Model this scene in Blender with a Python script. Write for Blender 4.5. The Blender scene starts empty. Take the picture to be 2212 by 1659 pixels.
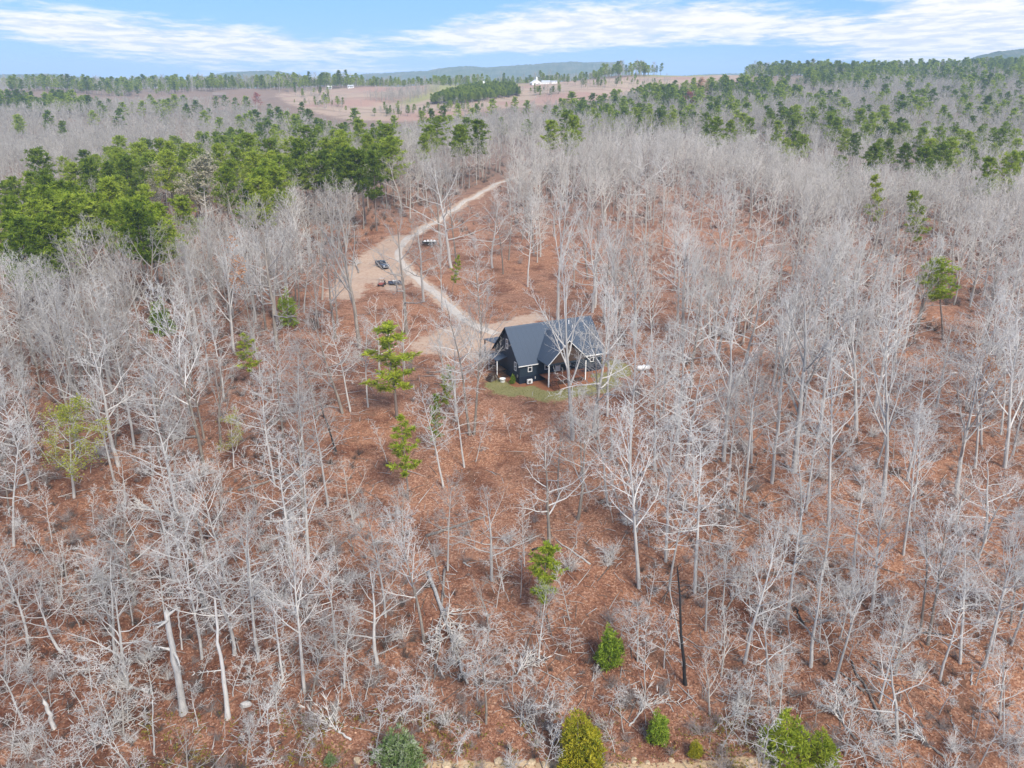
import bpy, math, random
import numpy as np
from mathutils import Vector, Matrix, Euler

SC = bpy.context.scene
COL = SC.collection
R = math.radians
random.seed(7)
NR = np.random.RandomState(11)

# ------------------------------------------------------------------ camera, sky, sun, exposure
CAM_H = 49.0
FOC = 1790.0                     # focal length in pixels of a 2212 px wide picture
PITCH = math.atan((829.5 - 168.0) / FOC)
cam = bpy.data.objects.new('camera', bpy.data.cameras.new('camera'))
COL.objects.link(cam)
cam.location = (0, 0, CAM_H)
cam.rotation_euler = (math.pi / 2 - PITCH, 0, 0)
cam.data.sensor_width = 36.0
cam.data.lens = 36.0 * FOC / 2212.0
cam.data.clip_start = 0.5
cam.data.clip_end = 30000
SC.camera = cam

SUN_EL, SUN_AZ = R(42), R(150)   # azimuth clockwise from +Y: behind the camera, to its right
sun = bpy.data.objects.new('sun', bpy.data.lights.new('sun', 'SUN'))
COL.objects.link(sun)
sd = Vector((math.sin(SUN_AZ) * math.cos(SUN_EL), math.cos(SUN_AZ) * math.cos(SUN_EL), math.sin(SUN_EL)))
sun.rotation_euler = sd.to_track_quat('Z', 'Y').to_euler()
sun.data.energy = 2.1
sun.data.angle = R(18)
sun.data.color = (1.0, 0.94, 0.85)

world = bpy.data.worlds.new('World')
SC.world = world
world.use_nodes = True
SC.view_settings.view_transform = 'Standard'
SC.view_settings.look = 'None'
SC.view_settings.gamma = 1.0
SC.view_settings.use_curve_mapping = False
SC.view_settings.exposure = 1.25
SC.cycles.volume_bounces = 2
SC.cycles.max_bounces = 5
SC.cycles.diffuse_bounces = 3
SC.cycles.transparent_max_bounces = 6


class NT:
    """little helper to wire node trees"""
    def __init__(s, tree, clear=True):
        s.t = tree
        if clear:
            s.t.nodes.clear()

    def n(s, typ, **kw):
        nd = s.t.nodes.new(typ)
        for k, v in kw.items():
            setattr(nd, k, v)
        return nd

    def put(s, sock, v):
        if v is None:
            return
        if hasattr(v, 'is_output'):
            s.t.links.new(v, sock)
        else:
            sock.default_value = v

    def math(s, op, a, b=None, c=None, clamp=False):
        nd = s.n('ShaderNodeMath', operation=op, use_clamp=clamp)
        for i, v in enumerate((a, b, c)):
            s.put(nd.inputs[i], v)
        return nd.outputs[0]

    def mix(s, f, a, b, blend='MIX'):
        nd = s.n('ShaderNodeMix', data_type='RGBA', blend_type=blend)
        s.put(nd.inputs[0], f); s.put(nd.inputs[6], a); s.put(nd.inputs[7], b)
        return nd.outputs[2]

    def noise(s, vec, scale, detail=3.0, rough=0.55, dist=0.0, out=0):
        nd = s.n('ShaderNodeTexNoise')
        s.put(nd.inputs['Vector'], vec)
        nd.inputs['Scale'].default_value = scale
        nd.inputs['Detail'].default_value = detail
        nd.inputs['Roughness'].default_value = rough
        nd.inputs['Distortion'].default_value = dist
        return nd.outputs[out]

    def ramp(s, f, stops):
        nd = s.n('ShaderNodeValToRGB')
        e = nd.color_ramp.elements
        while len(e) < len(stops):
            e.new(0.5)
        for el, (p, c) in zip(e, stops):
            el.position = p
            el.color = (*c, 1) if len(c) == 3 else c
        s.put(nd.inputs[0], f)
        return nd.outputs[0]

    def step(s, f, a, b):
        nd = s.n('ShaderNodeMapRange', interpolation_type='SMOOTHSTEP')
        s.put(nd.inputs[0], f)
        nd.inputs[1].default_value = a; nd.inputs[2].default_value = b
        return nd.outputs[0]


def ray(u, v):
    x = (u - 1106.0) / FOC
    y = (829.5 - v) / FOC
    d = Vector((x, math.cos(PITCH) + y * math.sin(PITCH), -math.sin(PITCH) + y * math.cos(PITCH)))
    return d


def project(x, y, z):
    """world -> picture units (2212 x 1659); works on numpy arrays"""
    dz = z - CAM_H
    f = y * math.cos(PITCH) - dz * math.sin(PITCH)
    up = y * math.sin(PITCH) + dz * math.cos(PITCH)
    return 1106.0 + FOC * x / f, 829.5 - FOC * up / f


# sky: nishita plus a streaky thin cloud layer, all in directions
def build_world():
    w = NT(world.node_tree)
    out = w.n('ShaderNodeOutputWorld')
    sky = w.n('ShaderNodeTexSky', sky_type='NISHITA')
    sky.sun_disc = False
    sky.sun_elevation = SUN_EL
    sky.sun_rotation = SUN_AZ
    sky.altitude = 200
    sky.air_density = 1.0
    sky.dust_density = 0.3
    sky.ozone_density = 1.5
    tc = w.n('ShaderNodeTexCoord')
    sep = w.n('ShaderNodeSeparateXYZ')
    w.put(sep.inputs[0], tc.outputs['Generated'])
    X, Y, Z = sep.outputs
    zc = w.math('MAXIMUM', Z, 0.0)
    dv = w.math('ADD', zc, 0.06)
    px = w.math('DIVIDE', X, dv)
    py = w.math('DIVIDE', Y, dv)
    cmb = w.n('ShaderNodeCombineXYZ')
    w.put(cmb.inputs[0], w.math('MULTIPLY', px, 1.5)); w.put(cmb.inputs[1], py); w.put(cmb.inputs[2], 0.37)
    n1 = w.noise(cmb.outputs[0], 0.42, 7.0, 0.64, 0.5)
    n2 = w.noise(cmb.outputs[0], 1.9, 5.0, 0.65, 0.3)
    A = w.math('DIVIDE', X, w.math('MAXIMUM', Y, 0.05))
    cover = None
    # cloud banks: (u, v, half width, half height, weight) as seen from the camera
    for (u, v, ru, rv, wt) in ((1170, 58, 330, 52, .30), (1010, 85, 200, 30, .18), (1450, 60, 260, 45, .22), (2080, 62, 230, 70, .6), (1760, 72, 170, 28, .18),
                               (640, 118, 330, 36, .28), (330, 80, 330, 34, .24), (60, 30, 180, 32, .16), (120, 60, 200, 30, .14), (2150, 105, 240, 30, .2), (720, 15, 300, 45, -.3), (1900, 20, 120, 26, -.2), (900, 90, 90, 40, -.15),
                               (1230, 128, 420, 16, -.15), (60, 120, 170, 22, -.16), (1560, 110, 300, 22, -.12), (1700, 10, 160, 30, -.1)):
        d = ray(u, v).normalized()
        a0, e0 = d.x / d.y, d.z
        dx = w.math('DIVIDE', w.math('SUBTRACT', A, a0), ru / FOC)
        dz = w.math('DIVIDE', w.math('SUBTRACT', Z, e0), rv / FOC)
        q = w.math('ADD', w.math('MULTIPLY', dx, dx), w.math('MULTIPLY', dz, dz))
        m = w.math('MULTIPLY', w.math('POWER', 2.718, w.math('MULTIPLY', q, -1.0)), wt)
        cover = m if cover is None else w.math('ADD', cover, m)
    front = w.step(Y, 0.2, 0.5)
    cover = w.math('ADD', w.math('MULTIPLY', w.math('MULTIPLY', cover, front), 1.25), w.math('MULTIPLY', w.step(Z, .10, .35), .30))
    f = w.math('ADD', w.math('ADD', n1, w.math('MULTIPLY', w.math('SUBTRACT', n2, 0.5), 0.55)), cover)
    mask = w.step(f, 0.57, 0.95)
    hz = w.step(zc, 0.0, 0.05)
    cl = w.mix(w.step(n2, .38, .60), (6.0, 6.4, 7.7, 1), (8.7, 8.3, 8.1, 1))
    base = w.mix(1.0, sky.outputs[0], (0.92, 1.0, 1.14, 1), 'MULTIPLY')
    base = w.mix(0.75, base, (1.4, 3.7, 8.6, 1))
    c = w.mix(w.math('MULTIPLY', mask, 0.92), base, cl)
    bg = w.n('ShaderNodeBackground')
    w.put(bg.inputs[0], c)
    bg.inputs[1].default_value = 0.058
    w.t.links.new(bg.outputs[0], out.inputs[0])


build_world()

# ------------------------------------------------------------------ terrain
TY = np.array([-60, 0, 45, 60, 90, 115, 135, 170, 220, 280, 340, 420, 500, 600, 750, 900, 1050, 1200, 1400, 1700, 2500, 4000, 9500], float)
TA = np.array([-1.2, -.75, -.4, -.15, 0, .15, .4, .75, 1.2], float)
TZ = np.array([
    [-22] * 9, [-20] * 9, [-16] * 9, [-13, -13, -12.5, -12, -12, -12, -12, -12.5, -13],
    [-7, -7, -6, -5.5, -5, -5, -5, -5.5, -6], [-5, -5, -3, -1, -1, -1, -1.5, -3, -4],
    [-4, -4, -1.5, 0, 0, 0, -.5, -2, -3], [-5, -5, -1, .3, 0, .2, 0, -2, -3], [-5, -5, 0, 1.2, 1.2, 2, 1, -2, -3],
    [-3, -3, 1, 3, 4, 4, 1, -3, -4], [-4, -4, 1, 5, 7, 6, 1, -4, -5], [-8, -8, -2, 6, 9, 7, 0, -5, -6],
    [-8, -8, -6, 3, 8, 8, 2, 0, -1], [-6, -6, -8, -1, 4, 6, 6, 4, 3], [2, 2, -1, 5, 6, 9, 12, 12, 12],
    [9, 9, 8, 16, 17, 18, 20, 22, 22], [20, 20, 17, 26, 28, 32, 33, 36, 36], [28, 28, 27, 35, 39, 45, 45, 52, 52],
    [32, 32, 31, 36, 40, 54, 53, 72, 72], [28, 28, 28, 30, 32, 46, 54, 80, 80], [14, 14, 14, 14, 14, 24, 34, 40, 40],
    [5] * 9, [0] * 9], float)


def _catmull(t, p0, p1, p2, p3):
    return p1 + 0.5 * t * (p2 - p0 + t * (2 * p0 - 5 * p1 + 4 * p2 - p3 + t * (3 * (p1 - p2) + p3 - p0)))


_fy = np.linspace(-60, 9500, 9561)
_cols = []
for _k in range(len(TA)):
    c = np.interp(_fy, TY, TZ[:, _k])
    # smooth with a width that grows with distance
    cs = np.concatenate([[0], np.cumsum(c)])
    wid = np.clip((6 + 0.07 * np.maximum(_fy, 0)).astype(int), 4, 160)
    idx = np.arange(len(c))
    for _ in range(2):
        lo = np.clip(idx - wid, 0, len(c)); hi = np.clip(idx + wid + 1, 0, len(c))
        c = (cs[hi] - cs[lo]) / (hi - lo)
        cs = np.concatenate([[0], np.cumsum(c)])
    _cols.append(c)
_cols = np.array(_cols)


def hterr(x, y):
    x = np.asarray(x, float); y = np.asarray(y, float)
    a = np.clip(x / np.maximum(y + 25.0, 60.0), -1.19, 1.19)
    k = np.clip(np.searchsorted(TA, a) - 1, 0, len(TA) - 2)
    t = (a - TA[k]) / (TA[k + 1] - TA[k])
    t = t * t * (3 - 2 * t)
    yi = np.clip(y + 60, 0, 9559.0)
    j = yi.astype(int); g = yi - j
    def col(kk):
        return _cols[kk, j] * (1 - g) + _cols[kk, np.minimum(j + 1, 9560)] * g
    z = col(k) * (1 - t) + col(k + 1) * t
    amp = np.clip(np.hypot(x - 8, y - 140) / 60.0 - 0.4, 0, 1)
    z = z + amp * (0.5 * np.sin(x * .11 + 1.3) * np.sin(y * .093 + .4) + 0.25 * np.sin(x * .31 + y * .22) + 0.2 * np.sin(y * .37 - x * .17 + 2))
    z = z + amp * np.clip((y - 250) / 300, 0, 1) * 2.2 * np.sin(x * .021 + .7) * np.sin(y * .016 + x * .006)
    z = z + np.clip((y - 780) / 80, 0, 1) * np.clip((1330 - y) / 80, 0, 1) * (3.2 * np.sin(x * .024 + y * .009) * np.sin(y * .026 + 1.2) + 1.6 * np.sin(x * .051 - y * .02))
    # gullies on the near slope
    gul = np.exp(-((x + 45 + .35 * (y - 90)) / 6.0) ** 2) * np.clip((118 - y) / 25, 0, 1) * np.clip((y - 52) / 12, 0, 1)
    z = z - 1.6 * gul
    return z


def hz(x, y):
    return float(hterr(x, y))


_TT = 18.0 * 1.012 ** np.arange(480)


def _march(u, v, h):
    d = ray(u, v)
    g = hterr(d.x * _TT, d.y * _TT) + h - (CAM_H + d.z * _TT)
    k = np.nonzero(g > 0)[0]
    if len(k) == 0 or k[0] == 0:
        return None
    a, b = _TT[k[0] - 1], _TT[k[0]]
    for _ in range(2):
        t = np.linspace(a, b, 12)
        g = hterr(d.x * t, d.y * t) + h - (CAM_H + d.z * t)
        i = max(1, int(np.argmax(g > 0)))
        a, b = t[i - 1], t[i]
    x, y = d.x * b, d.y * b
    return Vector((x, y, hz(x, y)))


def ground_at(u, v):
    """point of the terrain seen at picture position u, v"""
    p = _march(u, v, 0.0)
    if p is None:
        d = ray(u, v)
        return Vector((d.x * 2000, d.y * 2000, 0))
    return p


def by_top(u, v, h):
    """ground point of a thing of height h whose top is seen at u, v"""
    return _march(u, v, h)


def height_from(base, v):
    """height of a thing standing at base whose top is seen in row v"""
    lo, hi = 0.5, 60.0
    for _ in range(30):
        m = (lo + hi) / 2
        if project(base.x, base.y, base.z + m)[1] > v:
            lo = m
        else:
            hi = m
    return lo


def inpoly(u, v, poly):
    u = np.asarray(u, float); v = np.asarray(v, float)
    res = np.zeros(u.shape, bool)
    n = len(poly)
    for i in range(n):
        x1, y1 = poly[i]; x2, y2 = poly[(i + 1) % n]
        c = ((y1 > v) != (y2 > v)) & (u < (x2 - x1) * (v - y1) / (y2 - y1 + 1e-9) + x1)
        res ^= c
    return res


def polydist(x, y, pts):
    """distance to a polyline (numpy)"""
    best = np.full(np.shape(x), 1e9)
    for (x1, y1), (x2, y2) in zip(pts[:-1], pts[1:]):
        dx, dy = x2 - x1, y2 - y1
        t = np.clip(((x - x1) * dx + (y - y1) * dy) / (dx * dx + dy * dy + 1e-9), 0, 1)
        best = np.minimum(best, np.hypot(x - x1 - t * dx, y - y1 - t * dy))
    return best


def world_poly(pts):
    return [tuple(ground_at(u, v)[:2]) for u, v in pts]


# ------------------------------------------------------------------ tagging helpers
def tag(o, label=None, cat=None, group=None, kind=None):
    if label: o['label'] = label
    if cat: o['category'] = cat
    if group: o['group'] = group
    if kind: o['kind'] = kind
    return o


def empty(name, loc, rz=0.0):
    o = bpy.data.objects.new(name, None)
    o.empty_display_size = 0.3
    COL.objects.link(o)
    o.location = loc
    o.rotation_euler = (0, 0, rz)
    return o


def obj(name, mesh, parent=None, loc=None):
    o = bpy.data.objects.new(name, mesh)
    COL.objects.link(o)
    if parent is not None:
        o.parent = parent
    if loc is not None:
        o.location = loc
    return o


class MB:
    """collects boxes, tubes and polygons into one mesh"""
    def __init__(s):
        s.V = []; s.F = []

    def box(s, x0, x1, y0, y1, z0, z1, M=None):
        b = len(s.V)
        c = [(x0, y0, z0), (x1, y0, z0), (x1, y1, z0), (x0, y1, z0), (x0, y0, z1), (x1, y0, z1), (x1, y1, z1), (x0, y1, z1)]
        if M is not None:
            c = [tuple(M @ Vector(p)) for p in c]
        s.V += c
        s.F += [tuple(b + i for i in f) for f in ((3, 2, 1, 0), (4, 5, 6, 7), (0, 1, 5, 4), (1, 2, 6, 5), (2, 3, 7, 6), (3, 0, 4, 7))]
        return s

    def prism(s, pts, a, b, axis='y'):
        """polygon pts in the plane across axis, extruded from a to b"""
        n = len(pts); k = len(s.V)
        def mk(p, t):
            return (p[0], t, p[1]) if axis == 'y' else ((t, p[0], p[1]) if axis == 'x' else (p[0], p[1], t))
        s.V += [mk(p, a) for p in pts] + [mk(p, b) for p in pts]
        s.F += [tuple(k + i for i in range(n)), tuple(k + n + i for i in reversed(range(n)))]
        s.F += [(k + i, k + n + i, k + n + (i + 1) % n, k + (i + 1) % n) for i in range(n)]
        return s

    def tube(s, pts, rad, k=6, cap=True):
        pts = [Vector(p) for p in pts]
        b = len(s.V); n = len(pts)
        for i, p in enumerate(pts):
            t = (pts[min(i + 1, n - 1)] - pts[max(i - 1, 0)]).normalized()
            a = t.cross(Vector((0, 0, 1)) if abs(t.z) < .95 else Vector((1, 0, 0))).normalized()
            c = t.cross(a)
            r = rad[i] if isinstance(rad, (list, tuple)) else rad
            for j in range(k):
                th = 2 * math.pi * j / k
                s.V.append(tuple(p + a * (r * math.cos(th)) + c * (r * math.sin(th))))
        for i in range(n - 1):
            for j in range(k):
                j2 = (j + 1) % k
                s.F.append((b + i * k + j, b + i * k + j2, b + (i + 1) * k + j2, b + (i + 1) * k + j))
        if cap:
            s.F.append(tuple(b + j for j in reversed(range(k))))
            s.F.append(tuple(b + (n - 1) * k + j for j in range(k)))
        return s

    def mesh(s, name, mat, smooth=False):
        m = bpy.data.meshes.new(name)
        m.from_pydata(s.V, [], s.F)
        m.materials.append(mat)
        if smooth:
            m.polygons.foreach_set('use_smooth', [True] * len(m.polygons))
        m.update()
        return m

    def build(s, name, mat, parent=None, smooth=False, bevel=0):
        o = obj(name, s.mesh(name, mat, smooth), parent)
        if bevel:
            md = o.modifiers.new('bevel', 'BEVEL'); md.width = bevel; md.segments = 2; md.limit_method = 'ANGLE'
        return o


# ------------------------------------------------------------------ materials
def mat(name):
    m = bpy.data.materials.new(name)
    m.use_nodes = True
    w = NT(m.node_tree)
    out = w.n('ShaderNodeOutputMaterial')
    p = w.n('ShaderNodeBsdfPrincipled')
    w.t.links.new(p.outputs[0], out.inputs[0])
    p.inputs['Roughness'].default_value = 0.85
    p.inputs['Specular IOR Level'].default_value = 0.25
    return m, w, p


def simple(name, col, rough=0.7, metal=0.0, var=0.12, scale=6.0, bump=0.0, spec=0.3):
    m, w, p = mat(name)
    tc = w.n('ShaderNodeTexCoord')
    n = w.noise(tc.outputs['Object'], scale, 4, 0.6)
    lo = tuple(c * (1 - var) for c in col); hi = tuple(min(1, c * (1 + var)) for c in col)
    w.put(p.inputs['Base Color'], w.ramp(n, [(.3, lo), (.7, hi)]))
    p.inputs['Roughness'].default_value = rough
    p.inputs['Metallic'].default_value = metal
    p.inputs['Specular IOR Level'].default_value = spec
    if bump:
        b = w.n('ShaderNodeBump'); b.inputs['Strength'].default_value = bump
        w.put(b.inputs['Height'], n); w.put(p.inputs['Normal'], b.outputs[0])
    return m


def bark(name, c1, c2, rnd=0.28, dark=None, scale=1.2):
    m, w, p = mat(name)
    tc = w.n('ShaderNodeTexCoord'); oi = w.n('ShaderNodeObjectInfo')
    mp = w.n('ShaderNodeMapping'); mp.inputs['Scale'].default_value = (3, 3, .45)
    w.put(mp.inputs[0], tc.outputs['Object'])
    n = w.noise(mp.outputs[0], scale, 5, 0.65)
    c = w.ramp(n, [(.32, c1), (.68, c2)])
    if dark:
        # scars, wet streaks and lichen on the bark
        n2 = w.noise(mp.outputs[0], 2.7, 3, 0.6)
        c = w.mix(w.math('MULTIPLY', w.step(n2, .55, .72), .6), c, (*dark, 1))
    g = w.math('MULTIPLY_ADD', oi.outputs['Random'], rnd, 1 - rnd * .55)
    cm = w.n('ShaderNodeCombineColor')
    w.put(cm.inputs[0], g); w.put(cm.inputs[1], g); w.put(cm.inputs[2], g)
    c = w.mix(1.0, c, cm.outputs[0], 'MULTIPLY')
    r2 = w.math('FRACT', w.math('MULTIPLY', oi.outputs['Random'], 17.3))
    c = w.mix(w.math('MULTIPLY', r2, .35), c, w.mix(1.0, c, (.98, .97, .93, 1), 'MULTIPLY'))
    w.put(p.inputs['Base Color'], c)
    return m


def leafy(name, cols, rnd=0.5, scale=0.7, trans=0.25):
    """foliage: colour varies from clump to clump and from tree to tree"""
    m, w, p = mat(name)
    tc = w.n('ShaderNodeTexCoord'); oi = w.n('ShaderNodeObjectInfo'); geo = w.n('ShaderNodeNewGeometry')
    n = w.noise(tc.outputs['Object'], scale, 3, 0.6)
    f = w.math('ADD', n, w.math('MULTIPLY', w.math('SUBTRACT', oi.outputs['Random'], .5), rnd))
    f = w.math('ADD', f, w.math('MULTIPLY', w.math('SUBTRACT', geo.outputs['Random Per Island'], .5), .3))
    k = len(cols)
    c = w.ramp(f, [(.25 + .5 * i / (k - 1), cols[i]) for i in range(k)])
    w.put(p.inputs['Base Color'], c)
    p.inputs['Roughness'].default_value = .7
    tr = w.n('ShaderNodeBsdfTranslucent')
    w.put(tr.inputs[0], c)
    mx = w.n('ShaderNodeMixShader'); mx.inputs[0].default_value = trans
    out = [x for x in w.t.nodes if x.type == 'OUTPUT_MATERIAL'][0]
    w.t.links.new(p.outputs[0], mx.inputs[1]); w.t.links.new(tr.outputs[0], mx.inputs[2]); w.t.links.new(mx.outputs[0], out.inputs[0])
    return m


M = {}
M['bark_pale'] = bark('pale_bark', (.35, .338, .318), (.54, .522, .492), .30, (.17, .155, .14))
M['twig_pale'] = bark('pale_twigs', (.46, .44, .412), (.64, .612, .575), .30)
M['bark_far_pale'] = bark('pale_far_bark', (.42, .392, .355), (.61, .572, .52), .34)
M['twig_brown'] = bark('brown_twigs', (.28, .262, .242), (.44, .415, .385), .3)
M['bark_mid'] = bark('brown_grey_bark', (.15, .13, .11), (.32, .285, .245), .3, (.07, .06, .05))
M['bark_far'] = bark('grey_bark', (.285, .262, .232), (.46, .426, .382), .42)
M['bark_dark'] = bark('dark_bark', (.10, .09, .08), (.24, .22, .20), .3, (.05, .045, .04))
M['bark_white'] = bark('bleached_wood', (.40, .385, .36), (.58, .555, .52), .15, (.22, .2, .18))
M['char'] = bark('charred_wood', (.012, .012, .013), (.05, .047, .045), .2)
M['brush'] = bark('brush_twigs', (.19, .16, .143), (.33, .285, .262), .4)
M['brush_dark'] = bark('dark_brush_twigs', (.055, .045, .038), (.13, .105, .09), .4)
M['log'] = bark('fallen_wood', (.11, .095, .085), (.30, .27, .24), .5, (.05, .045, .04))
M['pine_bark'] = bark('pine_bark', (.13, .10, .085), (.26, .215, .19), .3)
M['pine'] = leafy('pine_needles', [(.10, .155, .012), (.20, .28, .02), (.31, .39, .032), (.40, .47, .055)], .5, .8, .45)
M['pine_young'] = leafy('young_pine_needles', [(.13, .19, .016), (.23, .31, .022), (.34, .40, .034), (.42, .46, .05)], .3, 1.2, .35)
M['cedar'] = leafy('cedar_sprays', [(.09, .15, .016), (.16, .25, .022), (.25, .34, .03), (.33, .41, .05)], .3, 1.4, .25)
M['cedar_gold'] = leafy('golden_cedar_sprays', [(.14, .19, .015), (.29, .30, .02), (.45, .39, .025), (.50, .45, .04)], .1, 1.6, .3)
M['cedar_grey'] = leafy('grey_cedar_sprays', [(.06, .12, .03), (.12, .19, .05), (.20, .27, .10), (.36, .40, .28)], .2, 1.2, .2)
M['leaf_yellow'] = leafy('yellow_green_leaves', [(.24, .27, .03), (.36, .38, .05), (.46, .46, .08), (.52, .50, .14)], .3, 1.2, .4)
M['leaf_orange'] = leafy('orange_leaves', [(.36, .16, .07), (.50, .25, .12), (.60, .34, .19), (.62, .42, .28)], .3, 1.2, .4)
M['leaf_bud'] = leafy('pale_budding_leaves', [(.26, .25, .14), (.35, .33, .2), (.43, .40, .27), (.47, .43, .32)], .3, 1.2, .4)
M['leaf_red'] = leafy('red_leaves', [(.20, .05, .045), (.30, .08, .07), (.40, .13, .11), (.42, .18, .15)], .3, 1.2, .35)

# house and things
M['navy'] = simple('navy_siding', (.022, .036, .052), .55, 0, .15, 3, .05)
M['navy_dark'] = simple('navy_block', (.011, .019, .034), .7, 0, .15, 3, .1)
M['roof'] = simple('dark_blue_metal_roof', (.046, .066, .096), .45, .05, .08, 1.2, 0, .5)
M['white'] = simple('white_paint', (.80, .80, .78), .45, 0, .04, 5)
M['glass'] = simple('window_glass', (.015, .02, .028), .08, 0, .1, 2, 0, .6)
M['deck'] = simple('stained_deck_wood', (.18, .075, .045), .75, 0, .3, 5, .1)
M['raw_wood'] = simple('brown_weathered_wood', (.07, .045, .033), .8, 0, .3, 6, .15)
M['steel'] = simple('galvanised_steel', (.42, .43, .44), .4, .7, .1, 5)
M['black'] = simple('black_plastic', (.018, .018, .02), .5, 0, .2, 5)
M['tyre'] = simple('tyre_rubber', (.022, .022, .023), .85, 0, .2, 9)
M['truck'] = simple('slate_blue_paint', (.12, .155, .21), .25, .3, .05, 2, 0, .6)
M['trailer'] = simple('dark_blue_steel', (.045, .06, .10), .5, .3, .2, 4)
M['red_paint'] = simple('faded_red_paint', (.24, .075, .06), .5, 0, .15, 5)
M['tan'] = simple('tan_cloth', (.55, .47, .42), .8, 0, .12, 5)
M['church'] = simple('white_church_walls', (.82, .82, .80), .6, 0, .04, 2)
M['grey_roof'] = simple('grey_sheet_roof', (.48, .50, .52), .5, .2, .1, 2)
M['brown_wall'] = simple('brown_boards', (.20, .16, .14), .8, 0, .2, 3)
M['rock'] = simple('tan_sandstone', (.47, .36, .23), .9, 0, .3, 3, .4)
M['rock_pale'] = simple('pale_limestone', (.42, .40, .37), .9, 0, .2, 3, .4)


def ground_material():
    m, w, p = mat('leaf_litter_ground')
    tc = w.n('ShaderNodeTexCoord'); P = tc.outputs['Object']
    def at(nm):
        a = w.n('ShaderNodeAttribute', attribute_name=nm)
        return a.outputs['Fac']
    # leaf scale mottling
    vo = w.n('ShaderNodeTexVoronoi', feature='F1'); w.put(vo.inputs['Vector'], P); vo.inputs['Scale'].default_value = 6.2
    vo.inputs['Randomness'].default_value = 1
    sep = w.n('ShaderNodeSeparateColor'); w.put(sep.inputs[0], vo.outputs['Color'])
    leaf = w.ramp(sep.outputs[0], [(0, (.20, .094, .056)), (.3, (.295, .142, .084)), (.6, (.37, .186, .112)), (.85, (.44, .24, .152)), (1, (.53, .345, .24))])
    fine = w.noise(P, 2.2, 5, .7)
    leaf = w.mix(w.math('MULTIPLY', w.step(fine, .48, .66), .45), leaf, (.135, .062, .045, 1))
    mid = w.noise(P, .16, 5, .62)
    leaf = w.mix(w.step(mid, .47, .66), leaf, w.mix(1.0, leaf, (.56, .50, .50, 1), 'MULTIPLY'))
    soil = w.noise(P, .09, 6, .7, .6)
    leaf = w.mix(w.math('MULTIPLY', w.step(soil, .57, .68), .5), leaf, (.10, .062, .042, 1))
    drift = w.noise(P, .22, 5, .65, .8)
    leaf = w.mix(w.math('MULTIPLY', w.step(drift, .56, .70), .5), leaf, (.43, .235, .145, 1))
    big = w.noise(P, .035, 3, .55, .4)
    leaf = w.mix(w.math('MULTIPLY', w.step(big, .48, .66), .6), leaf, w.mix(1.0, leaf, (1.05, .98, .88, 1), 'MULTIPLY'))
    # brown duff showing between
    duff = w.noise(P, .45, 4, .7, .3)
    leaf = w.mix(w.math('MULTIPLY', w.step(duff, .53, .70), .65), leaf, (.145, .085, .055, 1))
    lawn = w.mix(w.noise(P, .5, 4, .65), (.23, .215, .075, 1), (.40, .34, .17, 1))
    lawn = w.mix(w.math('MULTIPLY', w.noise(P, 4, 3, .7), .5), lawn, (.19, .19, .06, 1))
    dirt = w.mix(w.noise(P, .35, 5, .65), (.41, .275, .195, 1), (.55, .43, .33, 1))
    dirt = w.mix(w.math('MULTIPLY', w.step(w.noise(P, 1.2, 4, .7), .45, .7), .5), dirt, (.34, .185, .115, 1))
    straw = w.mix(w.noise(P, 1.5, 4, .65), (.27, .105, .05, 1), (.39, .17, .085, 1))
    field = w.mix(w.noise(P, .012, 5, .6, .5), (.42, .285, .225, 1), (.38, .31, .22, 1))
    field = w.mix(w.step(w.noise(P, .03, 4, .6), .52, .7), field, (.40, .27, .215, 1))
    terr = w.n('ShaderNodeTexWave', wave_type='BANDS', bands_direction='Y'); w.put(terr.inputs['Vector'], P)
    terr.inputs['Scale'].default_value = .006; terr.inputs['Distortion'].default_value = 9.0; terr.inputs['Detail'].default_value = 3.0; terr.inputs['Detail Scale'].default_value = .35
    field = w.mix(w.math('MULTIPLY', w.step(terr.outputs['Fac'], .86, .97), .35), field, (.16, .115, .085, 1))
    field = w.mix(w.step(w.noise(P, .008, 3, .5, .3), .50, .62), field, (.37, .235, .185, 1))
    duffwood = w.mix(w.noise(P, .08, 4, .6), (.20, .145, .115, 1), (.28, .20, .155, 1))
    grassy = w.mix(w.noise(P, .02, 3, .5), (.25, .26, .10, 1), (.33, .30, .15, 1))
    edge = w.math('MULTIPLY', w.math('SUBTRACT', w.noise(P, .45, 5, .75), .5), 1.3)
    def lay(base, nm, colr, wob=True):
        f = w.math('ADD', at(nm), edge) if wob else at(nm)
        return w.mix(w.step(f, .38, .62), base, colr)
    dn = w.math('MULTIPLY', at('damp'), w.step(w.noise(P, .3, 5, .7), .34, .6), None, True)
    leaf = w.mix(dn, leaf, w.mix(1.0, leaf, (.56, .50, .50, 1), 'MULTIPLY'))
    c = w.mix(at('woodfar'), leaf, duffwood)
    c = lay(c, 'field', field)
    c = lay(c, 'pasture', grassy)
    c = lay(c, 'lawn', lawn)
    c = lay(c, 'dirt', dirt)
    c = lay(c, 'straw', straw)
    bank = w.mix(w.noise(P, 1.1, 4, .7), (.40, .27, .15, 1), (.55, .42, .27, 1))
    c = lay(c, 'bank', bank)
    w.put(p.inputs['Base Color'], c)
    b = w.n('ShaderNodeBump'); b.inputs['Strength'].default_value = .8; b.inputs['Distance'].default_value = .25
    w.put(b.inputs['Height'], w.math('ADD', w.math('ADD', fine, w.math('MULTIPLY', sep.outputs[1], .35)), w.math('MULTIPLY', duff, .8)))
    w.put(p.inputs['Normal'], b.outputs[0])
    p.inputs['Roughness'].default_value = .95
    p.inputs['Specular IOR Level'].default_value = .1
    return m


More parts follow.
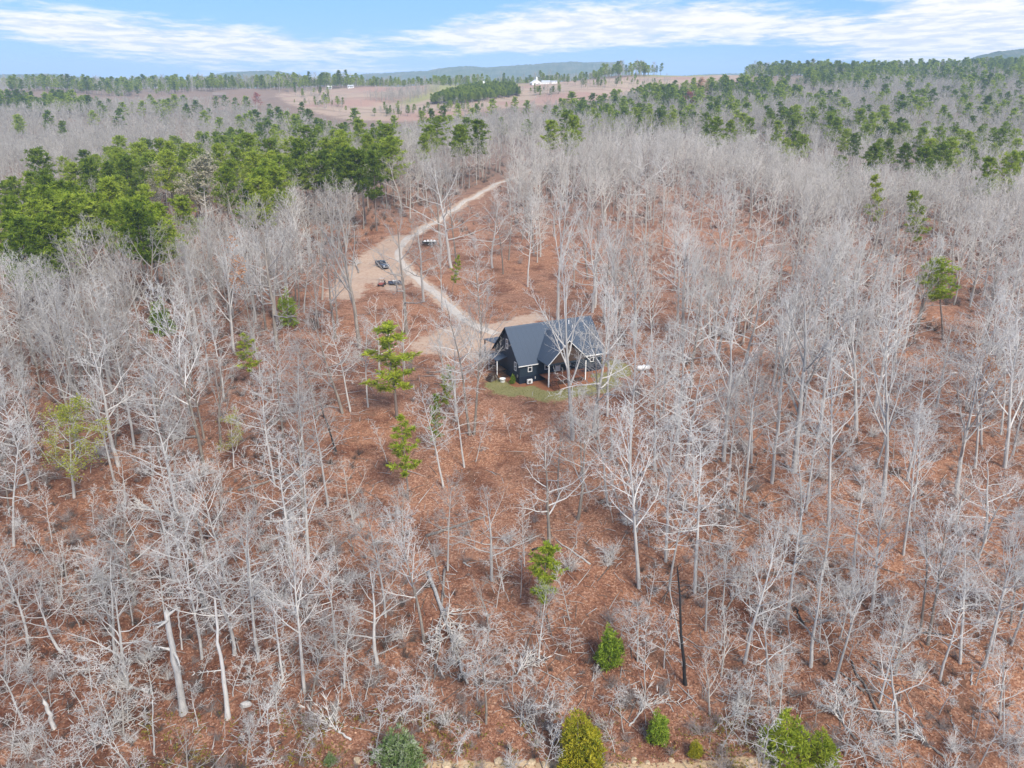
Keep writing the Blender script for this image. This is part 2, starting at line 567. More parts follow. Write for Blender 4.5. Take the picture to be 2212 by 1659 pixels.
def gravel_material():
    m, w, p = mat('pale_gravel')
    tc = w.n('ShaderNodeTexCoord'); P = tc.outputs['Object']
    c = w.mix(w.noise(P, 1.4, 5, .7), (.40, .35, .295, 1), (.58, .52, .45, 1))
    c = w.mix(w.math('MULTIPLY', w.step(w.noise(P, .25, 4, .6), .45, .7), .5), c, (.42, .30, .215, 1))
    w.put(p.inputs['Base Color'], c)
    b = w.n('ShaderNodeBump'); b.inputs['Strength'].default_value = .4
    w.put(b.inputs['Height'], w.noise(P, 6, 3, .7)); w.put(p.inputs['Normal'], b.outputs[0])
    return m


M['ground'] = ground_material()
M['gravel'] = gravel_material()

# ------------------------------------------------------------------ places used below
HO = ground_at(1122.5, 829.7)            # near left corner of the house
HROT = R(26)
HZ = HO.z


def house_local(x, y):
    dx, dy = x - HO.x, y - HO.y
    c, s = math.cos(HROT), math.sin(HROT)
    return dx * c + dy * s, -dx * s + dy * c


def house_world(lx, ly, z=None):
    c, s = math.cos(HROT), math.sin(HROT)
    x, y = HO.x + lx * c - ly * s, HO.y + lx * s + ly * c
    return Vector((x, y, hz(x, y) if z is None else z))


HL, HW, HE = 16.4, 10.0, 3.75            # length, width, eave height
DRIVE_PX = [(1075, 722), (1030, 706), (1000, 690), (960, 652), (930, 625), (895, 597), (868, 568), (858, 545), (876, 518), (915, 492), (960, 465), (1000, 437), (1060, 405), (1100, 388), (1150, 366), (1190, 346), (1225, 325)]
DRIVE = world_poly(DRIVE_PX)
_DIRT_POLYS = [world_poly(p) for p in (
    [(700, 640), (770, 560), (850, 503), (905, 515), (868, 560), (885, 600), (850, 632), (800, 610), (770, 650)],
    [(885, 742), (960, 708), (1060, 700), (1165, 672), (1180, 690), (1090, 715), (1062, 760), (1058, 795), (1010, 770), (895, 764)])]
FIELD_PX = [(590, 204), (740, 190), (1000, 180), (1150, 181), (1300, 172), (1480, 154), (1625, 154), (1610, 176), (1420, 205), (1230, 222), (1120, 232), (1000, 250), (900, 262), (760, 262), (640, 232)]


def house_mask(lx, ly):
    """distance outside the house rectangle, porch included"""
    def dr(x0, x1, y0, y1):
        dx = np.maximum(np.maximum(x0 - lx, lx - x1), 0); dy = np.maximum(np.maximum(y0 - ly, ly - y1), 0)
        return np.hypot(dx, dy)
    return np.minimum(dr(0, HL, 0, HW), dr(3.7, 11.2, -3.6, 0))


def build_ground():
    ys = [-50.0]
    while ys[-1] < 6200:
        y = ys[-1]
        ys.append(y + (1.0 if y < 160 else 1.0 + (y - 160) * .016))
    ys = np.array(ys)
    nc = 300
    a = np.linspace(-1.15, 1.15, nc)
    Yg, Ag = np.meshgrid(ys, a, indexing='ij')
    Xg = Ag * np.maximum(Yg + 40, 75)
    Zg = hterr(Xg, Yg)
    n = len(ys)
    V = np.stack([Xg, Yg, Zg], -1).reshape(-1, 3)
    i = np.arange(n - 1)[:, None] * nc + np.arange(nc - 1)[None, :]
    F = np.stack([i, i + 1, i + nc + 1, i + nc], -1).reshape(-1, 4)
    me = bpy.data.meshes.new('ground')
    me.from_pydata(V.tolist(), [], F.tolist())
    me.materials.append(M['ground'])
    me.polygons.foreach_set('use_smooth', [True] * len(me.polygons))
    x, y, z = V.T
    u, v = project(x, np.maximum(y, 5), z)
    lx, ly = house_local(x, y)
    hd = house_mask(lx, ly)
    att = {}
    nearmask = (y < 260)
    front = np.clip((4.5 - ly) / 3, 0, 1)
    att['lawn'] = np.where(nearmask & (hd < 12), np.clip(1 - np.abs(hd - 3.0) / 4.6, 0, 1) * 1.15 * np.clip(.25 + front, 0, 1), 0)
    att['straw'] = np.where(nearmask & (ly < 8), np.clip(1.35 - hd / 1.9, 0, 1), 0)
    d = np.zeros(len(x))
    for p in _DIRT_POLYS:
        ins = inpoly(x, y, p)
        dist = polydist(x, y, list(p) + [p[0]])
        d = np.maximum(d, np.clip(.5 + np.where(ins, dist, -dist) / 7.0, 0, 1))
    sel = y < 460
    dd = np.full(len(x), 99.0); dd[sel] = polydist(x[sel], y[sel], DRIVE)
    d = np.maximum(d, np.clip(1.0 - dd / 4.6, 0, 1))
    att['dirt'] = d * np.clip(hd / 1.0, 0, 1)
    att['field'] = np.where((y > 560) & inpoly(u, v, FIELD_PX), 1.0, 0.0)
    pz = inpoly(u, v, [(900, 186), (1010, 180), (1170, 181), (1160, 186), (1010, 192), (900, 225), (840, 235), (860, 215), (930, 196)]) | inpoly(u, v, [(1330, 168), (1480, 153), (1625, 152), (1615, 160), (1500, 166)])
    att['pasture'] = np.where((y > 560) & pz, .8, 0.0)
    att['woodfar'] = np.clip((y - 260) / 220, 0, 1)
    att['damp'] = np.clip((92 - y) / 22, 0, .7) * np.clip(1.2 - np.maximum(x - 20, 0) / 25, .35, 1) + np.clip((-x - 18) / 20, 0, .6) * (y < 160)
    att['bank'] = np.clip((61.5 - y) / 1.2 + .35, 0, 1) * np.clip((x + 16) / 8, 0, 1) * np.clip((32 - x) / 5, 0, 1) * (y > 57)
    for k in ('field', 'pasture'):
        g = att[k].reshape(n, nc).astype(float)
        for _ in range(4):
            g[1:-1] = (g[:-2] + 2 * g[1:-1] + g[2:]) / 4; g[:, 1:-1] = (g[:, :-2] + 2 * g[:, 1:-1] + g[:, 2:]) / 4
        att[k] = g.ravel()
    for k, arr in att.items():
        at = me.attributes.new(k, 'FLOAT', 'POINT')
        at.data.foreach_set('value', np.asarray(arr, np.float32))
    me.update()
    tag(obj('ground', me), kind='structure')


build_ground()


def ribbon(name, pts, half, mtl, lift):
    """a sheet laid along a polyline on the terrain"""
    P = [Vector((x, y)) for x, y in pts]
    # resample
    out = []
    for a, b in zip(P[:-1], P[1:]):
        k = max(1, int((b - a).length / 1.5))
        out += [a.lerp(b, i / k) for i in range(k)]
    out.append(P[-1])
    for _ in range(8):
        out = [out[0]] + [(out[i - 1] + out[i] * 2 + out[i + 1]) / 4 for i in range(1, len(out) - 1)] + [out[-1]]
    V = []; F = []; K = 7
    for i, p in enumerate(out):
        t = (out[min(i + 1, len(out) - 1)] - out[max(i - 1, 0)]).normalized()
        nrm = Vector((-t.y, t.x))
        wv = half * (1 + .13 * math.sin(i * .55) + .08 * math.sin(i * 1.7 + 1))
        for j in range(K):
            q = p + nrm * (wv * (2 * j / (K - 1) - 1))
            V.append((q.x, q.y, hz(q.x, q.y) + lift - (.14 if j in (0, K - 1) else 0)))
    for i in range(len(out) - 1):
        for j in range(K - 1):
            F.append((i * K + j, i * K + j + 1, (i + 1) * K + j + 1, (i + 1) * K + j))
    me = bpy.data.meshes.new(name)
    me.from_pydata(V, [], F); me.materials.append(mtl)
    me.polygons.foreach_set('use_smooth', [True] * len(me.polygons))
    return obj(name, me)


tag(ribbon('driveway', DRIVE, 1.2, M['gravel'], .09), kind='structure')


def build_hills():
    m, w, p = mat('forested_hills')
    tc = w.n('ShaderNodeTexCoord')
    n = w.noise(tc.outputs['Object'], .012, 6, .7)
    w.put(p.inputs['Base Color'], w.ramp(n, [(.3, (.035, .06, .03)), (.52, (.07, .095, .05)), (.7, (.17, .155, .12))]))
    def hill(sky, dist, deep, seed):
        rs = np.random.RandomState(seed)
        us = np.array([s[0] for s in sky], float); vs = np.array([s[1] for s in sky], float)
        uu = np.linspace(us[0], us[-1], int((us[-1] - us[0]) / 2.2))
        vv = np.interp(uu, us, vs)
        V = []; F = []; K = 14
        for i, (u, v) in enumerate(zip(uu, vv)):
            d = ray(u, 168.0); s = dist / d.y
            x = d.x * s
            top = CAM_H + (168 - v) / FOC * dist
            for j in range(K):
                t = j / (K - 1)
                yy = dist - deep * (1 - t)
                prof = t * t * (3 - 2 * t)
                zz = 0 + (top + 2) * prof + (rs.uniform(-1, 1) * 2.2 + 3 * math.sin(i * .13 + j * 1.9)) * (.3 + prof) * (0.5 if j == K - 1 else 1)
                V.append((x * (yy / dist) ** .3, yy, zz))
        n = len(uu)
        for i in range(n - 1):
            for j in range(K - 1):
                F.append((i * K + j, (i + 1) * K + j, (i + 1) * K + j + 1, i * K + j + 1))
            # back slope
        b = len(V)
        for i in range(n):
            x, y, z = V[i * K + K - 1]
            V.append((x, y + deep, -5))
        for i in range(n - 1):
            F.append((i * K + K - 1, (i + 1) * K + K - 1, b + i + 1, b + i))
        me = bpy.data.meshes.new('hills'); me.from_pydata(V, [], F); me.materials.append(m)
        me.polygons.foreach_set('use_smooth', [True] * len(me.polygons))
        tag(obj('hills', me), kind='structure')
    hill([(-900, 172), (-500, 160), (-200, 166), (0, 165), (60, 162), (120, 162.5), (175, 167), (240, 174)], 4300, 700, 1)
    hill([(420, 172), (460, 164), (500, 159), (540, 156.5), (600, 156.5), (640, 162), (665, 168), (700, 174)], 4300, 600, 2)
    hill([(735, 174), (780, 163), (850, 159), (920, 157), (950, 151), (1000, 147.5), (1050, 149), (1120, 146), (1160, 142), (1250, 139), (1300, 139.5), (1334, 140), (1338, 146), (1352, 156), (1380, 170)], 4600, 800, 3)
    hill([(1400, 172), (1500, 163), (1620, 160), (1760, 158), (1860, 160), (1960, 166)], 5200, 600, 4)
    hill([(2060, 150), (2100, 130), (2135, 121), (2170, 117), (2215, 115), (2300, 118), (2500, 114), (2800, 130), (3200, 165)], 3000, 600, 5)


build_hills()

# air: one closed box of thin haze
def build_haze():
    mb = MB()
    mb.box(-9000, 9000, -120, 6300, -40, 150)
    m = bpy.data.materials.new('thin_haze'); m.use_nodes = True
    w = NT(m.node_tree)
    out = w.n('ShaderNodeOutputMaterial')
    v = w.n('ShaderNodeVolumePrincipled')
    v.inputs['Color'].default_value = (.58, .80, 1.0, 1)
    v.inputs['Density'].default_value = 1.45e-4
    v.inputs['Anisotropy'].default_value = 0
    w.t.links.new(v.outputs[0], out.inputs['Volume'])
    m.cycles.homogeneous_volume = True if hasattr(m.cycles, 'homogeneous_volume') else False
    o = mb.build('haze', m)
    tag(o, kind='stuff')


build_haze()

# ------------------------------------------------------------------ the house
def build_house():
    root = empty('house', (HO.x, HO.y, HZ), HROT)
    tag(root, 'dark navy house with steep dark metal roof and white trimmed windows in the clearing', 'house')
    OV = .45                             # overhang
    fz = 1.25                            # foundation
    # foundation band, a little proud of the walls
    mb = MB()
    mb.box(-.06, HL + .06, -.06, .14, -.8, fz); mb.box(-.06, HL + .06, HW - .14, HW + .06, -.8, fz)
    mb.box(-.06, .14, .14, HW - .14, -.8, fz); mb.box(HL - .14, HL + .06, .14, HW - .14, -.8, fz)
    mb.build('foundation', M['navy_dark'], root)
    rid = HE + HW / 2
    for nm, x0 in (('gable_wall', 0.0), ('gable_wall', HL - .2)):
        MB().prism([(0, fz), (HW, fz), (HW, HE), (HW / 2, rid), (0, HE)], x0, x0 + .2, 'x').build(nm, M['navy'], root)
    MB().box(.2, HL - .2, 0, .2, fz, HE).build('front_wall', M['navy'], root)
    MB().box(.2, HL - .2, HW - .2, HW, fz, HE).build('rear_wall', M['navy'], root)
    # roof: standing seam panels, each a piece
    slope = math.atan2(rid - HE, HW / 2)
    length = (HW / 2 + OV) / math.cos(slope)
    npan = 18
    pw = (HL + 2 * OV) / npan
    pan = MB().box(.012, pw - .012, 0, length, 0, .05).box(pw - .02, pw + .02, 0, length, .05, .062)
    pm = pan.mesh('roof_panel', M['roof'])
    for side in (0, 1):
        for k in range(npan):
            o = obj('roof_panel', pm, root)
            if side == 0:
                o.location = (-OV + k * pw, -OV, HE - OV * math.tan(slope) + .06)
                o.rotation_euler = (slope, 0, 0)
            else:
                o.location = (-OV + (k + 1) * pw, HW + OV, HE - OV * math.tan(slope) + .06)
                o.rotation_euler = (slope, 0, math.pi)
    MB().prism([(-.28, -.22), (0, .14), (.28, -.22), (0, .05)], -OV, HL + OV, 'x').build('ridge_cap', M['roof'], root).location = (0, HW / 2, rid + .04)
    zf = HE - OV * math.tan(slope)
    # white eave boards and gable rake boards
    MB().box(-OV, 3.35, -OV - .05, -OV - .005, zf - .08, zf + .07).build('fascia', M['white'], root)
    MB().box(11.55, HL + OV, -OV - .05, -OV - .005, zf - .12, zf + .10).build('fascia', M['white'], root)
    for x0 in (-OV - .05, HL + OV):
        MB().prism([(-OV, zf - .14), (HW / 2, rid - .10), (HW + OV, zf - .14), (HW + OV, zf + .08), (HW / 2, rid + .12), (-OV, zf + .08)], x0, x0 + .05, 'x').build('rake_board', M['navy_dark'], root)

    def window(lx, ly, z, ww, hh, face):
        """double hung window; face f: front, l: left end, r: rear"""
        fr = MB(); t = .11
        fr.box(-ww / 2, -ww / 2 + t, -.09, .03, 0, hh); fr.box(ww / 2 - t, ww / 2, -.09, .03, 0, hh)
        fr.box(-ww / 2 + t, ww / 2 - t, -.09, .03, 0, t); fr.box(-ww / 2 + t, ww / 2 - t, -.09, .03, hh - t, hh)
        fr.box(-ww / 2 + t, ww / 2 - t, -.075, .03, hh / 2 - .06, hh / 2 + .06)
        o = obj('window', fr.mesh('window_frame', M['white']), root)
        o.location = (lx, ly, z); o.rotation_euler = (0, 0, {'f': 0, 'l': -math.pi / 2, 'r': math.pi}[face])
        for z0, z1 in ((t, hh / 2 - .06), (hh / 2 + .06, hh - t)):
            MB().box(-ww / 2 + t, ww / 2 - t, -.045, -.02, z0, z1).build('pane', M['glass'], o)
    window(1.95, 0, 1.95, .82, 1.55, 'f')
    window(14.3, 0, 1.95, .82, 1.55, 'f')
    window(5.2, 0, 1.9, .8, 1.5, 'f')
    window(9.6, 0, 1.9, .8, 1.5, 'f')
    window(0, 1.6, 1.95, .8, 1.55, 'l')
    window(0, 4.9, 5.0, .8, 1.7, 'l')
    window(0, 8.4, 1.95, .8, 1.55, 'l')
    d = MB().box(-.5, .5, -.07, .03, 0, 2.15).build('door', M['white'], root); d.location = (7.4, 0, fz + .02)
    MB().box(-.36, .36, -.085, -.07, 1.0, 1.95).build('pane', M['glass'], d)

    # gabled porches: front one to the near side, back one behind
    def gable_porch(x0, x1, y0, y1, ze, rear, postm, gfill):
        xc = (x0 + x1) / 2; hw = (x1 - x0) / 2 + .35
        za = ze + hw * .98
        sl = math.atan2(za - ze, hw); ln = hw / math.cos(sl) + .02
        ya, yb = (y0 - .4, y1) if not rear else (y0, y1 + .4)
        for s in (-1, 1):
            P = [(xc + s * hw, ze), (xc, za), (xc, za + .09), (xc + s * hw, ze + .09)]
            yy = np.linspace(ya, yb, 9)
            for a, b in zip(yy[:-1], yy[1:]):
                MB().prism(P if s < 0 else P[::-1], a + .008, b - .008, 'y').build('roof_panel', M['roof'], root)
        yg = y0 if not rear else y1
        # open timber gable: king post, collar and boarding
        MB().prism([(xc - hw + .5, ze + .12), (xc + hw - .5, ze + .12), (xc, za - .38)], yg + .02, yg + .14, 'y').build('gable_boarding', gfill, root)
        MB().box(xc - hw + .3, xc + hw - .3, yg - .02, yg + .18, ze - .18, ze + .08).build('beam', M['navy'], root)
        for s in (-1, 1):
            q = [(xc + s * (hw + .03), ze - .14), (xc, za - .13), (xc, za + .03), (xc + s * (hw + .03), ze + .02)]
            f = ya - .05 if not rear else yb
            MB().prism(q, f, f + .05, 'y').build('rake_board', M['white'] if not rear else M['navy_dark'], root)
        for s in (x0 + .1, x1 - .1):
            MB().box(s - .09, s + .09, yg - .01, yg + .17, -.5, ze - .18).build('porch_post', postm, root)

    gable_porch(3.7, 11.1, -3.5, 3.6, 3.95, False, M['white'], M['raw_wood'])
    for k in range(7):
        x0 = -.3 + k * .9
        MB().prism([(9.2, 4.62), (14.5, 4.05), (14.5, 4.14), (9.2, 4.71)], x0, x0 + .89, 'x').build('roof_panel', M['roof'], root)
    for x in (-.1, 5.8):
        MB().box(x - .09, x + .09, 14.1, 14.28, -.5, 4.08).build('porch_post', M['navy_dark'], root)
    # porch floor boards, rails and steps
    for k in range(24):
        x = 3.75 + k * .306
        MB().box(x, x + .29, -3.45, -.08, fz - .08, fz).build('floor_board', M['deck'], root)
    MB().box(3.75, 11.05, -3.40, -3.30, fz - .42, fz - .09).build('rim_joist', M['deck'], root)
    for (x0, x1, y) in ((5.2, 11.0, -3.36),):
        MB().box(x0, x1, y - .05, y + .05, fz + .88, fz + .97).build('handrail', M['deck'], root)
        n = int((x1 - x0) / .33)
        bm_ = MB().box(-.03, .03, -.03, .03, 0, .88).mesh('baluster', M['deck'])
        for k in range(n + 1):
            obj('baluster', bm_, root, (x0 + (x1 - x0) * k / n, y, fz))
    sk = MB()
    for k in range(14):
        x = 3.9 + k * .53
        sk.box(x, x + .36, -3.34, -3.31, .05, fz - .43)
    sk.build('deck_skirt', M['raw_wood'], root)
    for k in range(6):
        z = fz - (k + 1) * .2
        MB().box(3.95, 5.1, -3.5 - .3 * (k + 1), -3.5 - .3 * k - .02, z - .05, z).build('step', M['deck'], root)
    for x in (3.92, 5.12):
        MB().prism([(-3.5, fz - .15), (-5.35, -.1), (-5.35, -.35), (-3.5, fz - .5)], x - .03, x + .03, 'x').build('stringer', M['deck'], root)
        MB().prism([(-3.5, fz + .92), (-5.3, .95), (-5.3, .87), (-3.5, fz + .84)], x - .03, x + .03, 'x').build('handrail', M['raw_wood'], root)
    # side porch with lean-to roof on the left end
    for k in range(6):
        y0 = 5.0 + k * .62
        MB().prism([(0, 3.42), (-2.0, 2.88), (-2.0, 2.96), (0, 3.50)], y0, y0 + .61, 'y').build('roof_panel', M['roof'], root)
    for y in (5.15, 8.55):
        MB().box(-1.93, -1.79, y - .07, y + .07, -.5, 2.90).build('porch_post', M['white'], root)
    for k in range(12):
        y = 5.02 + k * .305
        MB().box(-1.95, -.08, y, y + .29, 1.02, 1.10).build('floor_board', M['raw_wood'], root)
    for k in range(5):
        z = 1.0 - (k + 1) * .19
        MB().box(-1.6, -.35, 5.0 - .3 * (k + 1), 5.0 - .3 * k - .02, z - .05, z).build('step', M['raw_wood'], root)
    MB().box(-2.0, -1.9, 5.2, 8.5, 1.9, 1.99).build('handrail', M['raw_wood'], root)
    # vents on the roof, meter box and pipe on the walls
    for (x, y, h) in ((11.9, 4.3, .75), (12.3, 3.7, .55)):
        z = HE + y
        MB().tube([(x, y, z - .1), (x, y, z + h)], .09, 8).build('vent_pipe', M['white'], root)
    MB().box(-.14, 0, .55, .85, 1.0, 1.45).build('meter_box', M['steel'], root)
    MB().tube([(2.95, -.1, .55), (2.95, -.1, 1.0)], .06, 6).build('drain_pipe', M['white'], root)
    return root


build_house()


def at_house(lx, ly):
    return house_world(lx, ly)


def small_things():
    p = at_house(1.55, -.75)
    r = tag(empty('heat_pump', p, HROT), 'white heat pump unit on the ground against the front of the navy house', 'heat pump')
    MB().box(-.48, .48, -.19, .19, .10, .88).build('casing', M['white'], r, bevel=.03)
    MB().tube([(-.1, -.2, .48), (-.1, -.225, .48)], .28, 18).build('fan_grille', M['steel'], r)
    MB().tube([(-.1, -.226, .48), (-.1, -.24, .48)], .12, 12).build('fan_hub', M['black'], r)
    MB().box(-.42, -.32, -.2, .2, 0, .10).box(.32, .42, -.2, .2, 0, .10).build('feet', M['black'], r)
    # round white rimmed tub
    p = at_house(-2.2, 2.2)
    r = tag(empty('tub', p), 'round white rimmed tub standing beside the left end of the navy house', 'tub')
    mb = MB()
    N = 20
    prof = [(.42, 0), (.50, .55), (.56, .58), (.56, .64), (.47, .64), (.40, .12), (0.01, .10)]
    for (rr, z) in prof:
        for j in range(N):
            th = 2 * math.pi * j / N
            mb.V.append((rr * math.cos(th), rr * math.sin(th), z))
    for i in range(len(prof) - 1):
        for j in range(N):
            j2 = (j + 1) % N
            mb.F.append((i * N + j, i * N + j2, (i + 1) * N + j2, (i + 1) * N + j))
    mb.build('shell', M['white'], r, True)
    MB().tube([(0, 0, .13), (0, 0, .30)], .41, 18).build('soil', M['black'], r)
    # wood stack by the side steps
    p = at_house(-3.4, 3.7)
    r = tag(empty('firewood_pile', p, HROT + .3), 'brown stacked firewood heap beside the side porch of the navy house', 'firewood')
    lm = {}
    rs = random.Random(3)
    for row in range(5):
        for k in range(8 - row):
            rr = rs.uniform(.10, .15)
            o = MB().tube([(0, -.55, 0), (0, .55, 0)], rr, 7).build('log', M['raw_wood' if rs.random() < .6 else 'log'], r)
            o.location = (-1.0 + row * .14 + k * .28, rs.uniform(-.08, .08), .14 + row * .24)
    # propane tank on the lawn
    p = ground_at(1390, 801)
    r = tag(empty('propane_tank', p, R(15)), 'white oblong propane tank lying on the ground right of the house', 'tank')
    mb = MB()
    xs = [-1.25, -1.2, -1.08, -.9, .9, 1.08, 1.2, 1.25]; rr = [.08, .25, .38, .43, .43, .38, .25, .08]
    mb.tube([(x, 0, .62) for x in xs], rr, 14)
    mb.build('shell', M['white'], r, True)
    MB().tube([(0, 0, 1.0), (0, 0, 1.2)], .13, 10).build('valve_dome', M['white'], r)
    MB().box(-.75, -.65, -.3, .3, 0, .3).box(.65, .75, -.3, .3, 0, .3).build('feet', M['steel'], r)
    p = ground_at(1402, 812)
    r = tag(empty('bucket', p), 'pale bucket on the leaves just in front of the white propane tank', 'bucket')
    MB().tube([(0, 0, 0), (0, 0, .55)], [.24, .3], 14).build('shell', M['rock_pale'], r, True)
    MB().tube([(.3 * math.cos(a), .3 * math.sin(a) * .2, .55 + .28 * math.sin(a)) for a in np.linspace(0, math.pi, 9)], .012, 4).build('handle', M['steel'], r)


small_things()


def wheel_set(root, spots, rad, wid, tm='tyre'):
    for (x, y) in spots:
        w = MB().tube([(x, y - wid / 2, rad), (x, y - wid / 2 + .05, rad), (x, y + wid / 2 - .05, rad), (x, y + wid / 2, rad)], [rad * .88, rad, rad, rad * .88], 16).build('wheel', M[tm], root)
        MB().tube([(x, y - wid / 2 - .012, rad), (x, y + wid / 2 + .012, rad)], rad * .55, 12).build('rim', M['steel'], w)


def build_vehicles():
    # pickup: nose along +x
    p = ground_at(826, 577)
    r = tag(empty('pickup_truck', p, R(-58)), 'slate blue pickup truck parked on the tan dirt beside the driveway bend', 'pickup truck')
    L = 2.75; Wd = .95
    side = [(-L, .55), (-L, 1.12), (-.62, 1.12), (-.62, 1.12), (1.0, 1.14), (2.45, 1.05), (2.68, .92), (2.72, .55)]
    MB().prism(side, -Wd, Wd, 'y').build('body', M['truck'], r, bevel=.05)
    MB().prism([(-.75, 1.125), (-.62, 1.82), (.42, 1.82), (1.02, 1.145)], -Wd + .12, Wd - .12, 'y').build('cab', M['truck'], r, bevel=.05)
    wz = [(.50, 1.76), (.98, 1.20)]
    MB().prism([(.455, 1.77), (.995, 1.19), (1.03, 1.19), (.49, 1.77)], -Wd + .22, Wd - .22, 'y').build('windshield', M['glass'], r)
    for s in (-1, 1):
        y = s * (Wd - .115)
        MB().prism([(-.55, 1.22), (-.5, 1.74), (.38, 1.74), (.84, 1.22)], min(y, y + s * .02), max(y, y + s * .02), 'y').build('side_window', M['glass'], r)
        MB().box(2.66, 2.74, s * .62 - .16, s * .62 + .16, .78, .95).build('headlight', M['white'], r)
        MB().box(.86, 1.0, s * (Wd + .12) - .1, s * (Wd + .12) + .1, 1.15, 1.34).build('mirror', M['black'], r)
    MB().box(-2.62, -.85, -Wd + .14, Wd - .14, 1.125, 1.135).build('bed_liner', M['black'], r)
    for s in (-1, 1):
        MB().box(-2.72, -.80, s * (Wd - .07) - .06, s * (Wd - .07) + .06, 1.12, 1.40).build('bed_side', M['truck'], r)
    MB().box(-2.75, -2.66, -Wd + .14, Wd - .14, .75, 1.40).build('tailgate', M['truck'], r)
    MB().box(2.735, 2.78, -.42, .42, .68, .96).build('grille', M['black'], r)
    MB().box(2.62, 2.86, -Wd + .04, Wd - .04, .42, .60).build('bumper', M['steel'], r, bevel=.03)
    wheel_set(r, ((1.75, -.84), (1.75, .84), (-1.75, -.84), (-1.75, .84)), .40, .28)
    # side by side buggy
    p = ground_at(825, 617)
    r = tag(empty('utility_buggy', p, R(-95)), 'faded red utility buggy with roll cage parked beside the flat trailer', 'buggy')
    MB().prism([(-1.35, .45), (-1.4, .85), (-.2, .80), (.5, .62), (.62, .95), (1.25, .88), (1.38, .55), (1.3, .42)], -.55, .55, 'y').build('body', M['red_paint'], r, bevel=.04)
    MB().box(-1.4, -.35, -.62, .62, .86, 1.05).build('cargo_bed', M['black'], r)
    for s in (-1, 1):
        MB().tube([(-.35, s * .58, .8), (-.3, s * .55, 1.75), (.3, s * .55, 1.78), (.85, s * .56, .9)], .035, 6).build('roll_bar', M['black'], r)
        MB().box(-.25, .25, s * .28 - .22, s * .28 + .22, .80, .95).build('seat', M['tan'], r)
        MB().box(-.34, -.24, s * .28 - .22, s * .28 + .22, .85, 1.35).build('seat_back', M['tan'], r)
    MB().box(-.32, .32, -.58, .58, 1.79, 1.83).build('canopy', M['tan'], r)
    wheel_set(r, ((1.0, -.62), (1.0, .62), (-.95, -.62), (-.95, .62)), .36, .28)
    # flat trailer
    p = ground_at(853, 615)
    r = tag(empty('flat_trailer', p, R(20)), 'dark blue flat trailer with a pale load standing right of the red buggy', 'trailer')
    MB().box(-1.5, 1.5, -.95, .95, .48, .60).build('deck', M['trailer'], r)
    for (x0, x1, y0, y1) in ((-1.5, 1.5, -.97, -.9), (-1.5, 1.5, .9, .97), (1.44, 1.5, -.9, .9)):
        MB().box(x0, x1, y0, y1, .60, .82).build('side_rail', M['trailer'], r)
    MB().prism([(-1.5, .47), (-2.7, .42), (-2.7, .52), (-1.5, .57)], -.06, .06, 'y').build('drawbar', M['trailer'], r)
    wheel_set(r, ((.1, -1.08), (.1, 1.08)), .33, .2)
    r2 = tag(empty('tool_chest', p + Vector((-.1, .15, .605)), R(35)), 'pale grey chest lying on the dark blue flat trailer', 'chest')
    MB().box(-.5, .5, -.3, .3, 0, .38).build('box', M['steel'], r2, bevel=.02)
    MB().box(-.52, .52, -.32, .32, .385, .46).build('lid', M['white'], r2, bevel=.02)
    # loaded utility trailer under the oaks
    p = ground_at(928, 529)
    r = tag(empty('utility_trailer', p, R(8)), 'black utility trailer under the trees right of the driveway bend', 'trailer')
    MB().box(-2.1, 2.1, -.95, .95, .55, .68).build('deck', M['black'], r)
    for s in (-1, 1):
        MB().box(-2.1, 2.1, s * .94 - .03, s * .94 + .03, .68, 1.1).build('side_rail', M['black'], r)
    MB().prism([(-2.1, .55), (-3.4, .45), (-3.4, .55), (-2.1, .65)], -.07, .07, 'y').build('drawbar', M['black'], r)
    wheel_set(r, ((-.4, -1.08), (-.4, 1.08), (.45, -1.08), (.45, 1.08)), .35, .22)
    rs = random.Random(9)
    for k, (x, lab) in enumerate(((-1.4, 'leftmost white bundle on the black utility trailer'), (-.4, 'second white bundle from the left on the black utility trailer'), (.55, 'third white bundle from the left on the black utility trailer'), (1.45, 'rightmost white bundle on the black utility trailer'))):
        mb = MB()
        hh = rs.uniform(.45, .85)
        mb.prism([(-.42, 0), (.42, 0), (.38, hh * .6), (.12, hh), (-.25, hh * .9), (-.42, hh * .4)], -.7, .7, 'y')
        o = mb.build('tarp_bundle', M['white'], bevel=.06)
        o.location = p + Matrix.Rotation(R(8), 3, 'Z') @ Vector((x, rs.uniform(-.1, .1), .685)); o.rotation_euler = (0, 0, R(8) + rs.uniform(-.2, .2))
        tag(o, lab, 'bundle', 'white bundles on the utility trailer')


build_vehicles()


